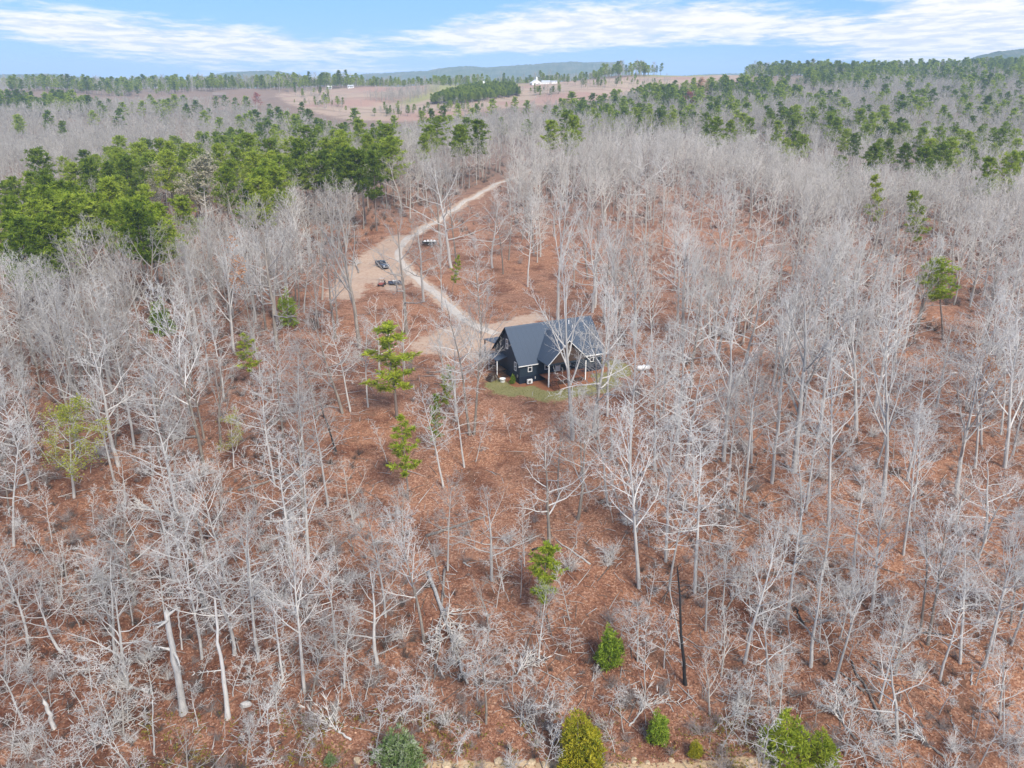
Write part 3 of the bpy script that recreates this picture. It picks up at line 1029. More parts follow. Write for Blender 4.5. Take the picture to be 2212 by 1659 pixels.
def far_buildings():
    # church with steeple, and its two halls
    p = ground_at(1160, 184)
    fdep = p.y * math.cos(PITCH) - (p.z - CAM_H) * math.sin(PITCH)
    k = 1.0
    rz = R(8)
    r = tag(empty('church', p, rz), 'white church with a slim steeple on the far ridge', 'church')
    W2, LL, E = 8.5, 24, 5.5
    A = 11.5
    r.scale = (.78, .78, .62)
    MB().prism([(-W2, -2), (W2, -2), (W2, E), (0, A - .3), (-W2, E)], 0, LL, 'y').build('wall', M['church'], r)
    for s in (-1, 1):
        MB().prism([(s * (W2 + .8), E - .6), (0, A), (0, A + .35), (s * (W2 + .8), E - .25)], -.6, LL + .6, 'y').build('roof', M['white'], r)
    st = MB().box(-1.1, 1.1, 1.2, 3.4, A - 1.2, A + 3.5).build('steeple', M['church'], r)
    sp = MB(); sp.V = [(-1.3, 1.0, A + 3.5), (1.3, 1.0, A + 3.5), (1.3, 3.6, A + 3.5), (-1.3, 3.6, A + 3.5), (0, 2.3, A + 7)]; sp.F = [(0, 1, 4), (1, 2, 4), (2, 3, 4), (3, 0, 4), (3, 2, 1, 0)]
    sp.build('spire', M['white'], st)
    MB().box(-1.2, 1.2, -.12, 0, -1, 3).build('door', M['brown_wall'], r)
    for x in (-5, -2.8, 2.8, 5):
        MB().box(x - .55, x + .55, -.10, 0, 1.5, 4.2).build('window', M['glass'], r)
    for (u, L2, lab) in ((1180, 20, 'long white hall with pale grey roof beside the church'), (1197.5, 13, 'small low white hall at the right end of the church row')):
        x, y = (u - 1106) / FOC * fdep, p.y + 3
        hh = tag(empty('church_hall', (x, y, hz(x, y)), rz), lab, 'hall')
        hh.scale = (.6, .6, .6)
        H2, T2 = (4.6, 8.0) if L2 == 20 else (3.4, 5.2)
        MB().prism([(0, -2), (10, -2), (10, H2), (5, T2 - .2), (0, H2)], -L2 / 2, L2 / 2, 'x').build('wall', M['church'], hh)
        for sa, sb in ((-.6, 5), (10.6, 5)):
            MB().prism([(sa, H2 - .4), (sb, T2), (sb, T2 + .3), (sa, H2 - .1)], -L2 / 2 - .6, L2 / 2 + .6, 'x').build('roof', M['grey_roof'], hh)
        for i in range(4 if L2 == 20 else 2):
            xx = -L2 / 2 + (i + .5) * L2 / (4 if L2 == 20 else 2)
            MB().box(xx - .6, xx + .6, -.1, 0, 1.2, 2.6).build('window', M['glass'], hh)
    # pale mast beside the halls
    def mast(u, v, h, lab, m):
        q = ground_at(u, v)
        o = tag(empty('utility_pole', q), lab, 'pole')
        MB().tube([(0, 0, -1), (0, 0, h)], [.3, .18], 6).build('shaft', M[m], o)
        MB().box(-1.3, 1.3, -.1, .1, h - 1.4, h - 1.1).build('crossarm', M[m], o)
    mast(1205, 183, 13, 'pale slim pole standing at the right end of the church row', 'bark_white')
    mast(1143, 183.5, 7, 'short pale pole left of the church', 'bark_white')
    mast(686, 193, 13, 'brownish pole at the left end of the red field', 'raw_wood')
    # scattered far houses
    for (u, v, w_, d_, h_, lab, wm, rm, rz2) in ((712, 192.5, 6, 5, 2.4, 'small white shed at the far left edge of the red field', 'church', 'white', .2),
                                                (757, 190.5, 8, 5, 2.6, 'low white house beneath the far dark pines left of the brown barn', 'church', 'grey_roof', -.1),
                                                (897, 185.5, 24, 12, 5.0, 'brown barn with pale roof among the far trees left of the church', 'brown_wall', 'grey_roof', .15),
                                                (1041, 184, 13, 7, 2.6, 'low white shed at the edge of the green pasture left of the church', 'church', 'white', 0),
                                                (474, 212, 16, 10, 3.4, 'grey green roofed house among the far pale woods', 'brown_wall', 'brown_wall', .3)):
        q = ground_at(u, v)
        r = tag(empty('far_house', q, rz2), lab, 'house')
        MB().prism([(0, -2), (d_, -2), (d_, h_), (d_ / 2, h_ + d_ * .33), (0, h_)], -w_ / 2, w_ / 2, 'x').build('wall', M[wm], r)
        for sa, sb in ((-.5, d_ / 2), (d_ + .5, d_ / 2)):
            MB().prism([(sa, h_ - .2), (sb, h_ + d_ * .33 + .1), (sb, h_ + d_ * .33 + .4), (sa, h_ + .1)], -w_ / 2 - .5, w_ / 2 + .5, 'x').build('roof', M[rm], r)
        for i in (-.3, 0.05, .3):
            MB().box(w_ * i - .6, w_ * i + .6, -.1, 0, 1, 2.3).build('window', M['glass'], r)


far_buildings()

# ------------------------------------------------------------------ trees: forms built once, copied many times
class TB:
    def __init__(s):
        s.V = []; s.F = []

    def tube(s, pts, rad, k, tip=True):
        b = len(s.V); n = len(pts)
        last = n - 1 if tip else n
        for i in range(last):
            p = pts[i]
            t = (pts[min(i + 1, n - 1)] - pts[max(i - 1, 0)])
            a = t.cross(Vector((0.13, 1, .21)))
            if a.length < 1e-6:
                a = t.cross(Vector((1, 0, 0)))
            a.normalize(); c = t.cross(a).normalized()
            r = rad[i]
            for j in range(k):
                th = 6.28318 * j / k
                s.V.append(tuple(p + a * (r * math.cos(th)) + c * (r * math.sin(th))))
        for i in range(last - 1):
            for j in range(k):
                j2 = (j + 1) % k
                s.F.append((b + i * k + j, b + i * k + j2, b + (i + 1) * k + j2, b + (i + 1) * k + j))
        if tip:
            s.V.append(tuple(pts[-1])); e = len(s.V) - 1; q = b + (last - 1) * k
            for j in range(k):
                s.F.append((q + j, q + (j + 1) % k, e))

    def mesh(s, name, m):
        me = bpy.data.meshes.new(name)
        me.from_pydata(s.V, [], s.F); me.materials.append(m)
        me.polygons.foreach_set('use_smooth', [True] * len(me.polygons))
        return me


def turn(d, ang, az):
    a = d.cross(Vector((0, 0, 1)))
    if a.length < 1e-3:
        a = Vector((1, 0, 0))
    a.normalize(); c = d.cross(a)
    q = a * math.cos(az) + c * math.sin(az)
    return (d * math.cos(ang) + q * math.sin(ang)).normalized()


def grow(rs, trunk, crown, P, ends=None):
    kids, lenr, up, wan, nseg = P['kids'], P['lenr'], P['up'], P['wan'], P['nseg']
    ML = len(kids)
    minr = P['minr']

    def br(p, d, L, r, lvl):
        n = nseg[lvl]
        pts = [p]; rad = [r]; dirs = [d]
        taper = P['taper'][lvl]
        for i in range(n):
            w = wan[lvl]
            d = Vector((d.x + rs.gauss(0, w), d.y + rs.gauss(0, w), d.z + rs.gauss(0, w) + up[lvl])).normalized()
            p = p + d * (L / n)
            pts.append(p); dirs.append(d)
            rad.append(max(minr * .6, r * (1 - (1 - taper) * (i + 1) / n)))
        tgt = trunk if lvl == 0 else crown
        tgt.tube(pts, rad, 7 if lvl == 0 else (5 if lvl == 1 else (4 if lvl == 2 and P['fat'] else 3)), True)
        if lvl >= ML:
            if ends is not None:
                ends.append((pts[-1], dirs[-1]))
            return
        m = kids[lvl]
        if lvl: m = max(1, int(m * (.75 + .5 * rs.random())))
        t0 = P['t0'] if lvl == 0 else .22
        az = rs.random() * 6.28
        for k in range(m):
            s = (k + rs.random() * .9) / m
            t = t0 + (.985 - t0) * s
            f = t * n; i = min(int(f), n - 1); g = f - i
            q = pts[i].lerp(pts[i + 1], g)
            rr = rad[i] * (1 - g) + rad[i + 1] * g
            az += 2.4 + rs.uniform(-.5, .5)
            a0, a1 = P['ang'][lvl]
            ang = R(a0 + (a1 - a0) * s + rs.gauss(0, 7))
            fall = P['fall'][lvl]
            Lc = (P['len0'] if lvl == 0 else L * lenr[lvl]) * (1 - fall * s) * rs.uniform(.72, 1.22)
            if lvl == 0 and P.get('belly'):
                Lc *= .55 + .45 * min(1, s * 3.2)
            br(q, turn(dirs[i + 1], ang, az), Lc, max(minr, min(rr * .62, Lc * P['slim'])), lvl + 1)
        if lvl > 0 and ends is not None and lvl >= ML - 1:
            ends.append((pts[-1], dirs[-1]))

    br(Vector((0, 0, -.4)), Vector((rs.gauss(0, .02), rs.gauss(0, .02), 1)).normalized(), P['H'], P['r0'], 0)


def base_P(**kw):
    P = dict(H=20, r0=.215, t0=.42, kids=[26, 7, 6, 4], lenr=[0, .42, .42, .5], up=[0, .10, .07, .05, .03], wan=[.022, .09, .13, .17, .2],
             nseg=[10, 6, 4, 2, 1], taper=[.12, .25, .3, .4, .3], ang=[(68, 34), (52, 40), (50, 45), (48, 45)], fall=[.62, .45, .4, .3], len0=5.6, slim=.018, minr=.0185, fat=True, belly=True)
    P.update(kw)
    return P


FORMS = {
    'slender': dict(kids=[24, 7, 6, 4], len0=7.6, ang=[(82, 36), (55, 42), (52, 45), (50, 45)], wan=[.03, .13, .17, .2, .2], up=[0, .06, .03, .02, 0], t0=.36),
    'upright': dict(kids=[19, 7, 6, 4], ang=[(56, 24), (44, 34), (46, 40), (45, 40)], len0=8.4, t0=.38, up=[0, .13, .10, .06, .04]),
    'vase': dict(r0=.30, t0=.30, kids=[11, 8, 6, 4], len0=10.5, ang=[(40, 16), (38, 30), (42, 40), (45, 40)], fall=[.55, .5, .4, .3], lenr=[0, .36, .40, .5], wan=[.035, .06, .11, .15, .2], belly=False),
    'spreading': dict(r0=.33, t0=.27, kids=[13, 7, 6, 4], len0=9.6, ang=[(80, 32), (50, 42), (52, 45), (50, 45)], fall=[.5, .4, .35, .3], lenr=[0, .42, .42, .5], wan=[.05, .14, .18, .2, .22], up=[0, .09, .06, .05, .03], belly=False),
}
MESH = {}            # form -> list of dicts(trunk, crown, both)


def both(name, ta, ma, tb_, mb_):
    me = bpy.data.meshes.new(name)
    k = len(ta.V)
    me.from_pydata(ta.V + tb_.V, [], ta.F + [tuple(i + k for i in f) for f in tb_.F])
    me.materials.append(ma); me.materials.append(mb_)
    mi = np.zeros(len(me.polygons), np.int32); mi[len(ta.F):] = 1
    me.polygons.foreach_set('material_index', mi)
    me.polygons.foreach_set('use_smooth', [True] * len(me.polygons))
    return me


def build_forms():
    rs = random.Random(21)
    for f, n in (('slender', 5), ('upright', 4), ('vase', 3), ('spreading', 4)):
        MESH[f] = []
        for k in range(n):
            t, c = TB(), TB(); ends = []
            grow(rs, t, c, base_P(**FORMS[f]), ends)
            MESH[f].append(dict(trunk=t.mesh('trunk', M['bark_pale']), crown=c.mesh('crown', M['twig_pale']), ends=ends, h=20.0))
    # lighter-weight forms for the deep woods, with twigs joined into fewer, stouter ones
    MESH['far'] = []
    for f, kk, mr in (('slender', [20, 6, 6], .034), ('spreading', [12, 7, 7], .034), ('vase', [9, 7, 6], .034), ('spreading', [11, 7, 7], .034), ('upright', [19, 6, 6], .034), ('vase', [10, 8, 6], .034)):
        t, c = TB(), TB()
        P = base_P(**FORMS[f]); P['kids'] = kk; P['minr'] = mr; P['fat'] = False; P['nseg'] = [6, 4, 3, 1]
        grow(rs, t, c, P)
        MESH['far'].append(both('bare_tree_form', t, M['bark_far'], c, M['bark_far']))
        MESH.setdefault('far_pale', []).append(both('bare_tree_form', t, M['bark_far'], c, M['bark_far_pale']))
    MESH['veryfar'] = []
    for f, kk, mr in (('upright', [14, 6, 5], .075), ('vase', [8, 6, 6], .075), ('spreading', [9, 6, 6], .075)):
        t, c = TB(), TB()
        P = base_P(**FORMS[f]); P['kids'] = kk; P['minr'] = mr; P['fat'] = False; P['nseg'] = [4, 3, 2, 1]
        grow(rs, t, c, P)
        MESH['veryfar'].append(both('bare_tree_form', t, M['bark_far'], c, M['bark_far']))
    # saplings: arching ones with drooping twigs, and straight whips
    MESH['arching'] = []
    for k in range(4):
        t, c = TB(), TB()
        grow(rs, t, c, base_P(H=7, r0=.07, t0=.25, kids=[14, 8, 6], len0=3.0, lenr=[0, .42, .45], up=[0, -.03, -.08, -.08], wan=[.07, .12, .17, .2], nseg=[7, 6, 3, 1], ang=[(62, 38), (45, 40), (48, 45)], slim=.014, minr=.017, fat=False))
        MESH['arching'].append(dict(trunk=t.mesh('trunk', M['bark_pale']), crown=c.mesh('crown', M['twig_pale']), h=7.0))
    MESH['whip'] = []
    for k in range(4):
        t, c = TB(), TB()
        grow(rs, t, c, base_P(H=8, r0=.06, t0=.3, kids=[16, 6, 4], len0=1.9, lenr=[0, .45, .5], wan=[.035, .1, .16, .2], nseg=[8, 4, 2, 1], ang=[(62, 32), (45, 40), (45, 45)], slim=.014, minr=.016, fat=False))
        MESH['whip'].append(dict(trunk=t.mesh('trunk', M['bark_pale']), crown=c.mesh('crown', M['twig_pale']), h=8.0))
    # shrubs: many stems from the ground
    MESH['shrub'] = []
    for k in range(5):
        c = TB()
        for st in range(11):
            az = rs.random() * 6.28; el = R(rs.uniform(35, 85))
            d = Vector((math.cos(az) * math.cos(el), math.sin(az) * math.cos(el), math.sin(el)))
            P = base_P(H=rs.uniform(1.3, 2.6), r0=.028, t0=.2, kids=[8, 5], len0=.95, lenr=[0, .5], up=[-.02, .02, 0], wan=[.12, .18, .2], nseg=[5, 3, 1], taper=[.3, .3, .3], ang=[(45, 35), (45, 40)], fall=[.4, .3], slim=.014, minr=.012, fat=False)
            tt = TB()
            grow(rs, tt, tt, P)
            q = Vector((0, 0, 1)).rotation_difference(d)
            k0 = len(c.V)
            off = Vector((math.cos(az) * .15, math.sin(az) * .15, .1))
            c.V += [tuple(q @ Vector(v) + off) for v in tt.V]
            c.F += [tuple(i + k0 for i in f) for f in tt.F]
        MESH['shrub'].append(dict(tb=c, mesh=c.mesh('bare_shrub', M['brush']), pale=c.mesh('bare_shrub', M['twig_pale']), dark=c.mesh('bare_shrub', M['brush_dark']), h=2.4))


build_forms()


def needle_tuft(tb, c, size, n, rs, upb=.35, wid=.2, out=None):
    """a spray of narrow blades around c"""
    for _ in range(n):
        d = Vector((rs.gauss(0, 1), rs.gauss(0, 1), rs.gauss(upb, .8)))
        if out is not None:
            d += out * 1.1
        d.normalize()
        s = d.cross(Vector((rs.gauss(0, 1), rs.gauss(0, 1), rs.gauss(0, 1)))).normalized()
        L = size * rs.uniform(.6, 1.25)
        k = len(tb.V)
        a = c + d * (L * .08)
        tb.V += [tuple(a + s * (L * wid * .45)), tuple(a - s * (L * wid * .45)), tuple(c + d * (L * .62) + s * (L * wid * .62)), tuple(c + d * L)]
        tb.F += [(k, k + 1, k + 2), (k + 2, k + 1, k + 3)]


def pine_form(rs, H=20, r0=.24, t0=.45, nb=34, Lb=3.4, tufts=7, size=.62, blades=11, cone=.5, bare=.25, wid=.2, gap=0.0, lean=0):
    t, c = TB(), TB()
    pts = []; p = Vector((0, 0, -.4)); d = Vector((lean, 0, 1)).normalized()
    n = 9
    for i in range(n + 1):
        pts.append(p.copy()); d = Vector((d.x + rs.gauss(0, .018), d.y + rs.gauss(0, .018), d.z)).normalized(); p = p + d * (H / n)
    t.tube(pts, [r0 * (1 - .86 * i / n) for i in range(n + 1)], 7)
    az = 0
    for k in range(nb):
        s = (k + rs.random()) / nb
        if gap and rs.random() < gap:
            continue
        tt = t0 + (.99 - t0) * s
        f = tt * n; i = min(int(f), n - 1)
        q = pts[i].lerp(pts[i + 1], f - i)
        az += 2.4 + rs.uniform(-.6, .6)
        el = R(-5 + 58 * s ** 1.6 + rs.gauss(0, 9))
        prof = (1 - cone * s) * min(1, .55 + s * 2.0) * (1 if s < .85 else (1 - s) / .15 * .6 + .4)
        L = Lb * prof * rs.uniform(.65, 1.2)
        dd = Vector((math.cos(az) * math.cos(el), math.sin(az) * math.cos(el), math.sin(el)))
        bp = [q]; pp = q.copy(); e = dd.copy()
        for j in range(4):
            e = Vector((e.x + rs.gauss(0, .1), e.y + rs.gauss(0, .1), e.z + .07 + rs.gauss(0, .06))).normalized()
            pp = pp + e * (L / 4); bp.append(pp.copy())
        t.tube(bp, [max(.02, r0 * .22 * (1 - .2 * j)) for j in range(5)], 3)
        for j in range(tufts):
            g = bare + (1 - bare) * (j + .6) / tufts
            ff = g * 4; ii = min(int(ff), 3)
            b = bp[ii].lerp(bp[ii + 1], ff - ii)
            side = Vector((rs.gauss(0, 1), rs.gauss(0, 1), rs.gauss(.15, .45))) * (L * .17 * (1.25 - g * .6))
            cc = b + side
            needle_tuft(c, cc, size * rs.uniform(.75, 1.2), blades, rs, .35, wid, e * .5)
    for j in range(5):
        needle_tuft(c, pts[-1] + Vector((rs.gauss(0, .25), rs.gauss(0, .25), rs.uniform(-.6, .1))), size, blades, rs, .8, wid)
    return t, c


def cedar_form(rs, H=5, W=1.5, n=420, size=.42, blades=7, wid=.22, power=.8, base=.04):
    t, c = TB(), TB()
    t.tube([Vector((0, 0, -.3)), Vector((0.02, 0, H * .5)), Vector((0, .02, H * .95))], [.09, .06, .01], 6)
    lump = [(rs.random() * 6.28, rs.uniform(.05, .9), rs.uniform(.5, 1.35)) for _ in range(26)]
    leaders = []
    for j in range(7):
        a = rs.random() * 6.28; q = rs.uniform(.3, .72) * W; z0 = rs.uniform(.08, .5) * H
        leaders.append((q * math.cos(a), q * math.sin(a), z0, rs.uniform(.2, .38) * H, rs.uniform(.3, .5) * W))
    for k in range(n):
        s = base + (1 - base) * (1 - math.sqrt(rs.random()))
        az = rs.random() * 6.28
        m = 1.0
        for (la, ls, lm) in lump:
            dd = abs((az - la + 3.14159) % 6.28318 - 3.14159)
            if dd < .6 and abs(s - ls) < .12:
                m = lm
        prof = (1 - s) ** power * min(1, .55 + s * 4)
        r = W * prof * m * math.sqrt(rs.uniform(.35, 1.0))
        o = Vector((math.cos(az), math.sin(az), 0))
        cc = Vector((o.x * r, o.y * r, s * H))
        if k % 5 < 2:
            lx, lyy, lz, lh, lw = leaders[k % len(leaders)]
            q = 1 - math.sqrt(rs.random())
            rr = lw * (1 - q) ** .6 * math.sqrt(rs.uniform(.2, 1))
            cc = Vector((lx + o.x * rr, lyy + o.y * rr, lz + q * lh))
        needle_tuft(c, cc, size * (1.15 - .5 * s), blades, rs, .9, wid, o * .7)
    return t, c


def build_evergreens():
    rs = random.Random(5)
    MESH['pine'] = []
    for k in range(6):
        t, c = pine_form(rs, H=20, t0=rs.uniform(.38, .52), nb=rs.randint(34, 44), Lb=rs.uniform(3.6, 4.8), tufts=9, size=.78, blades=14, cone=rs.uniform(.3, .6), wid=.2)
        MESH['pine'].append(dict(trunk=t.mesh('trunk', M['pine_bark']), crown=c.mesh('crown', M['pine']), h=20.0, tb=t, cb=c))
    MESH['pine_far'] = []
    for k in range(4):
        t, c = pine_form(rs, H=20, t0=rs.uniform(.3, .45), nb=24, Lb=rs.uniform(3.2, 4.0), tufts=4, size=1.35, blades=7, cone=rs.uniform(.25, .5), wid=.34)
        MESH['pine_far'].append(both('pine_form', t, M['pine_bark'], c, M['pine']))
    # open, tiered pines standing among the bare trees
    MESH['tiered'] = []
    for k in range(4):
        t, c = pine_form(rs, H=15, r0=.15, t0=.32, nb=21, Lb=2.6, tufts=11, size=.6, blades=18, cone=.45, bare=.12, wid=.18, gap=.12, lean=.03)
        MESH['tiered'].append(dict(trunk=t.mesh('trunk', M['pine_bark']), crown=c.mesh('crown', M['pine_young']), h=15.0))
    MESH['round_pine'] = []
    t, c = pine_form(rs, H=17, r0=.2, t0=.55, nb=44, Lb=3.2, tufts=9, size=.55, blades=16, cone=.35, bare=.2, wid=.18)
    MESH['round_pine'].append(dict(trunk=t.mesh('trunk', M['pine_bark']), crown=c.mesh('crown', M['pine']), h=17.0))
    MESH['cedar'] = []
    for (H, W, n, mm, pw) in ((8, 1.7, 620, 'cedar', .7), (5, 1.35, 420, 'cedar', .8), (5.4, 2.2, 1700, 'cedar_gold', .5), (4.6, 2.2, 650, 'cedar_grey', .55), (5, 1.9, 400, 'pine_young', .85), (7.5, 2.0, 480, 'cedar', .9)):
        t, c = cedar_form(rs, H, W, n, .44, 9, .2, pw)
        MESH['cedar'].append(dict(trunk=t.mesh('trunk', M['pine_bark']), crown=c.mesh('crown', M[mm]), h=float(H)))


build_evergreens()


def leaf_mesh(ends, mtl, rs, share, size, per=3, spread=.5, name='foliage', keep=None):
    tb = TB()
    for p, d in ends:
        if rs.random() > share or (keep is not None and not keep(p)):
            continue
        for _ in range(per):
            c = p + Vector((rs.gauss(0, spread), rs.gauss(0, spread), rs.gauss(0, spread * .7)))
            a = Vector((rs.gauss(0, 1), rs.gauss(0, 1), rs.gauss(0, .6))).normalized()
            b = a.cross(Vector((rs.gauss(0, 1), rs.gauss(0, 1), rs.gauss(0, 1)))).normalized()
            s = size * rs.uniform(.6, 1.3)
            k = len(tb.V)
            tb.V += [tuple(c - a * s), tuple(c + b * s * .45), tuple(c + a * s), tuple(c - b * s * .45)]
            tb.F.append((k, k + 1, k + 2, k + 3))
    return tb.mesh(name, mtl)


# ------------------------------------------------------------------ placing
PLACED = []          # every single tree: dict(o, kind, form, u, v, h)
SPOTS = []           # (x, y, radius) already taken


def free(x, y, r):
    for (a, b, c) in SPOTS:
        if (a - x) ** 2 + (b - y) ** 2 < (r + c) ** 2:
            return False
    return True


def stand(name, parts, p, h, h0, rz, tilt=(0, 0), wide=1.0, mats=None):
    """link a tree: an empty with copies of its shared part meshes"""
    e = empty(name, (p.x, p.y, p.z))
    e.rotation_euler = Euler((tilt[1], tilt[0], rz))
    if tilt != (0, 0):
        e.rotation_euler = (Euler((tilt[1], tilt[0], 0)).to_matrix() @ Matrix.Rotation(rz, 3, 'Z')).to_euler()
    s = h / h0
    e.scale = (s * wide, s * wide, s)
    for nm, me in parts:
        o = bpy.data.objects.new(nm, me); COL.objects.link(o); o.parent = e
        if mats and nm in mats:
            o.material_slots[0].link = 'OBJECT'; o.material_slots[0].material = mats[nm]
    return e


def tilt_for(p, h, ut):
    """lean to the side that brings the top to picture column ut"""
    if ut is None:
        return (0, 0)
    u0, _ = project(p.x, p.y, p.z + h)
    dist = math.hypot(p.y, CAM_H - p.z - h)
    dx = (ut - u0) / FOC * dist
    return (max(-.22, min(.22, math.atan2(dx, h))), 0)


def rec(e, kind, form, p, h):
    u, v = project(p.x, p.y, p.z)
    PLACED.append(dict(o=e, kind=kind, form=form, u=float(u), v=float(v), h=h, y=p.y))
    SPOTS.append((p.x, p.y, 1.6 if kind == 'bare_tree' else 1.0))


HIDE = [(1045, 1310, 700, 850, 131, .75), (780, 890, 540, 640, 225, .8)]      # things that few trees stand in front of: u0, u1, v0, v1, distance, share left out


LINE_U = np.array([-400, 0, 350, 450, 600, 700, 860, 910, 1100, 1600, 1700, 1850, 2212, 2600], float)
LINE_V = np.array([510, 510, 488, 448, 425, 400, 370, 325, 285, 285, 318, 350, 385, 390], float)    # tops of the bare trees that stand before the pines


def hides(x, y, z, h):
    u0, vb = project(x, y, z); u1, vt = project(x, y, z + h)
    r = h * .2 / math.hypot(y, CAM_H - z) * FOC
    u = (u0 + 2 * u1) / 3
    v1 = vt + (vb - vt) * .8
    for (a, b, c, d, yy, sh) in HIDE:
        if y < yy - .5 and u + r > a and u - r < b and v1 > c and vt < d:
            k = (x * 12.9898 + y * 78.233) % 1.0
            if k < sh: return True
    return False


TREES = random.Random(77)

# trees read off the photograph: base u, v, top u, v, form
HAND = [
    (440, 1003, 385, 640, 'upright'), (617, 990, 580, 720, 'slender'), (593, 1046, 540, 800, 'slender'), (1003, 1010, 982, 800, 'slender'), (958, 1052, 930, 850, 'slender'),
    (1237, 950, 1225, 590, 'vase'), (1283, 935, 1284, 650, 'spreading'), (1312, 900, 1316, 640, 'upright'), (1257, 1028, 1255, 850, 'slender'), (1313, 1090, 1308, 880, 'slender'), (1208, 1077, 1205, 905, 'slender'), (1187, 1176, 1178, 945, 'spreading'),
    (1063, 1254, 1063, 1062, 'spreading'), (1380, 1270, 1365, 900, 'upright'), (1438, 1213, 1451, 890, 'upright'), (1446, 1275, 1490, 1000, 'slender'), (1414, 1018, 1413, 740, 'slender'),
    (1501, 1280, 1530, 950, 'slender'), (1360, 1025, 1362, 700, 'upright'), (1524, 1363, 1538, 1165, 'slender'), (1608, 1433, 1640, 1140, 'upright'), (1701, 1336, 1738, 1050, 'slender'),
    (1883, 1323, 1920, 1060, 'upright'), (1804, 1473, 1875, 1200, 'upright'), (1751, 1440, 1775, 1220, 'spreading'), (1988, 1366, 2030, 1090, 'slender'), (2004, 1393, 2050, 1100, 'upright'),
    (2030, 1471, 2060, 1260, 'slender'), (2074, 1433, 2110, 1150, 'slender'), (2126, 1443, 2195, 1120, 'upright'), (2160, 1554, 2175, 1410, 'spreading'), (1951, 1199, 1985, 900, 'upright'),
    (1731, 1186, 1750, 930, 'slender'), (1845, 1236, 1862, 1000, 'slender'), (1790, 1139, 1812, 760, 'upright'), (1938, 1600, 1938, 1400, 'spreading'), (1661, 1480, 1668, 1320, 'spreading'),
    (1563, 996, 1577, 690, 'vase'), (1608, 1080, 1628, 770, 'upright'), (1715, 1020, 1740, 620, 'vase'), (1908, 1076, 1945, 730, 'vase'), (1975, 1103, 1998, 880, 'upright'),
    (1741, 1103, 1770, 860, 'slender'), (2065, 1073, 2100, 760, 'vase'), (1680, 940, 1690, 640, 'vase'), (1850, 930, 1880, 640, 'vase'), (2170, 1010, 2205, 720, 'vase'),
    (263, 1259, 232, 1080, 'slender'), (377, 1259, 333, 1060, 'spreading'), (63, 1396, 5, 1170, 'slender'), (133, 1409, 60, 1250, 'spreading'), (243, 1369, 205, 1180, 'slender'),
    (250, 1429, 190, 1190, 'slender'), (437, 1423, 437, 1170, 'slender'), (560, 1429, 518, 1100, 'slender'), (612, 1473, 590, 1260, 'slender'), (658, 1496, 617, 1140, 'upright'),
    (670, 1535, 672, 1340, 'slender'), (50, 1562, 3, 1390, 'slender'), (917, 1389, 898, 1105, 'upright'), (833, 1333, 800, 1090, 'slender'), (765, 1196, 742, 1090, 'slender'),
    (744, 1486, 735, 1330, 'slender'), (1050, 1563, 1044, 1370, 'slender'), (1377, 1429, 1380, 1290, 'slender'),
    (167, 896, 110, 620, 'upright'), (290, 970, 246, 700, 'slender'), (90, 853, 62, 700, 'upright'), (485, 866, 455, 670, 'slender'), (563, 830, 545, 690, 'slender'),
    (600, 757, 575, 480, 'spreading'), (657, 675, 650, 520, 'slender'), (327, 710, 318, 500, 'spreading'), (30, 1180, 5, 930, 'slender'), (70, 1000, 40, 800, 'upright'),
    (879, 722, 866, 470, 'spreading'), (915, 652, 903, 480, 'spreading'), (955, 672, 950, 500, 'upright'), (975, 579, 950, 350, 'spreading'), (986, 570, 975, 360, 'slender'),
    (1064, 579, 1057, 430, 'spreading'), (1087, 592, 1085, 440, 'slender'), (1099, 562, 1100, 400, 'slender'), (1205, 690, 1204, 400, 'vase'), (777, 752, 745, 420, 'vase'),
    (757, 889, 735, 690, 'slender'), (952, 532, 935, 340, 'vase'), (1284, 665, 1282, 480, 'spreading'), (1140, 620, 1140, 430, 'slender'), (1330, 720, 1335, 500, 'vase'),
    (740, 893, 700, 680, 'spreading'), (685, 905, 660, 720, 'slender'), (795, 880, 770, 700, 'slender'), (1040, 720, 1040, 520, 'slender'), (985, 905, 975, 700, 'slender'), (1290, 950, 1292, 720, 'slender'),
    (1400, 470, 1395, 300, 'spreading'), (1480, 560, 1485, 380, 'slender'), (1550, 610, 1560, 400, 'upright'), (1575, 580, 1580, 420, 'slender'), (1435, 455, 1430, 310, 'slender'),
]


def bare(p, h, form, ut=None, pick=None, wide=None):
    k = TREES.randrange(len(MESH[form])) if pick is None else pick
    d = MESH[form][k]
    s = h / d['h']
    w = (TREES.uniform(.9, 1.15) if wide is None else wide) * min(1.25, max(1.0, (18 / h) ** .35))
    e = stand('bare_tree', (('trunk', d['trunk']), ('crown', d['crown'])), p, h, d['h'], TREES.random() * 6.28, tilt_for(p, h, ut) if ut else (TREES.gauss(0, .03), TREES.gauss(0, .03)), w, TREES.choices((None, {'trunk': M['bark_mid'], 'crown': M['twig_brown']}, {'crown': M['twig_brown']}, {'trunk': M['bark_mid']}), (7, .7, .8, .8) if p.x > 3 else ((5, 1.6, 1.6, 1.2) if p.y < 105 else (2.5, 4, 2.5, 2)))[0])
    rec(e, 'bare_tree', form, p, h)
    return e


for (ub, vb, ut, vt, form) in HAND:
    p = ground_at(ub, vb)
    h = max(6, min(27, height_from(p, vt)))
    bare(p, h, form, ut)
# the twin trunk in front of the left end of the house
p = ground_at(1019, 940)
bare(p + Vector((-.3, 0, 0)), 22, 'slender', 1000, 1)
bare(p + Vector((.35, .1, 0)), 22, 'upright', 1034, 2)

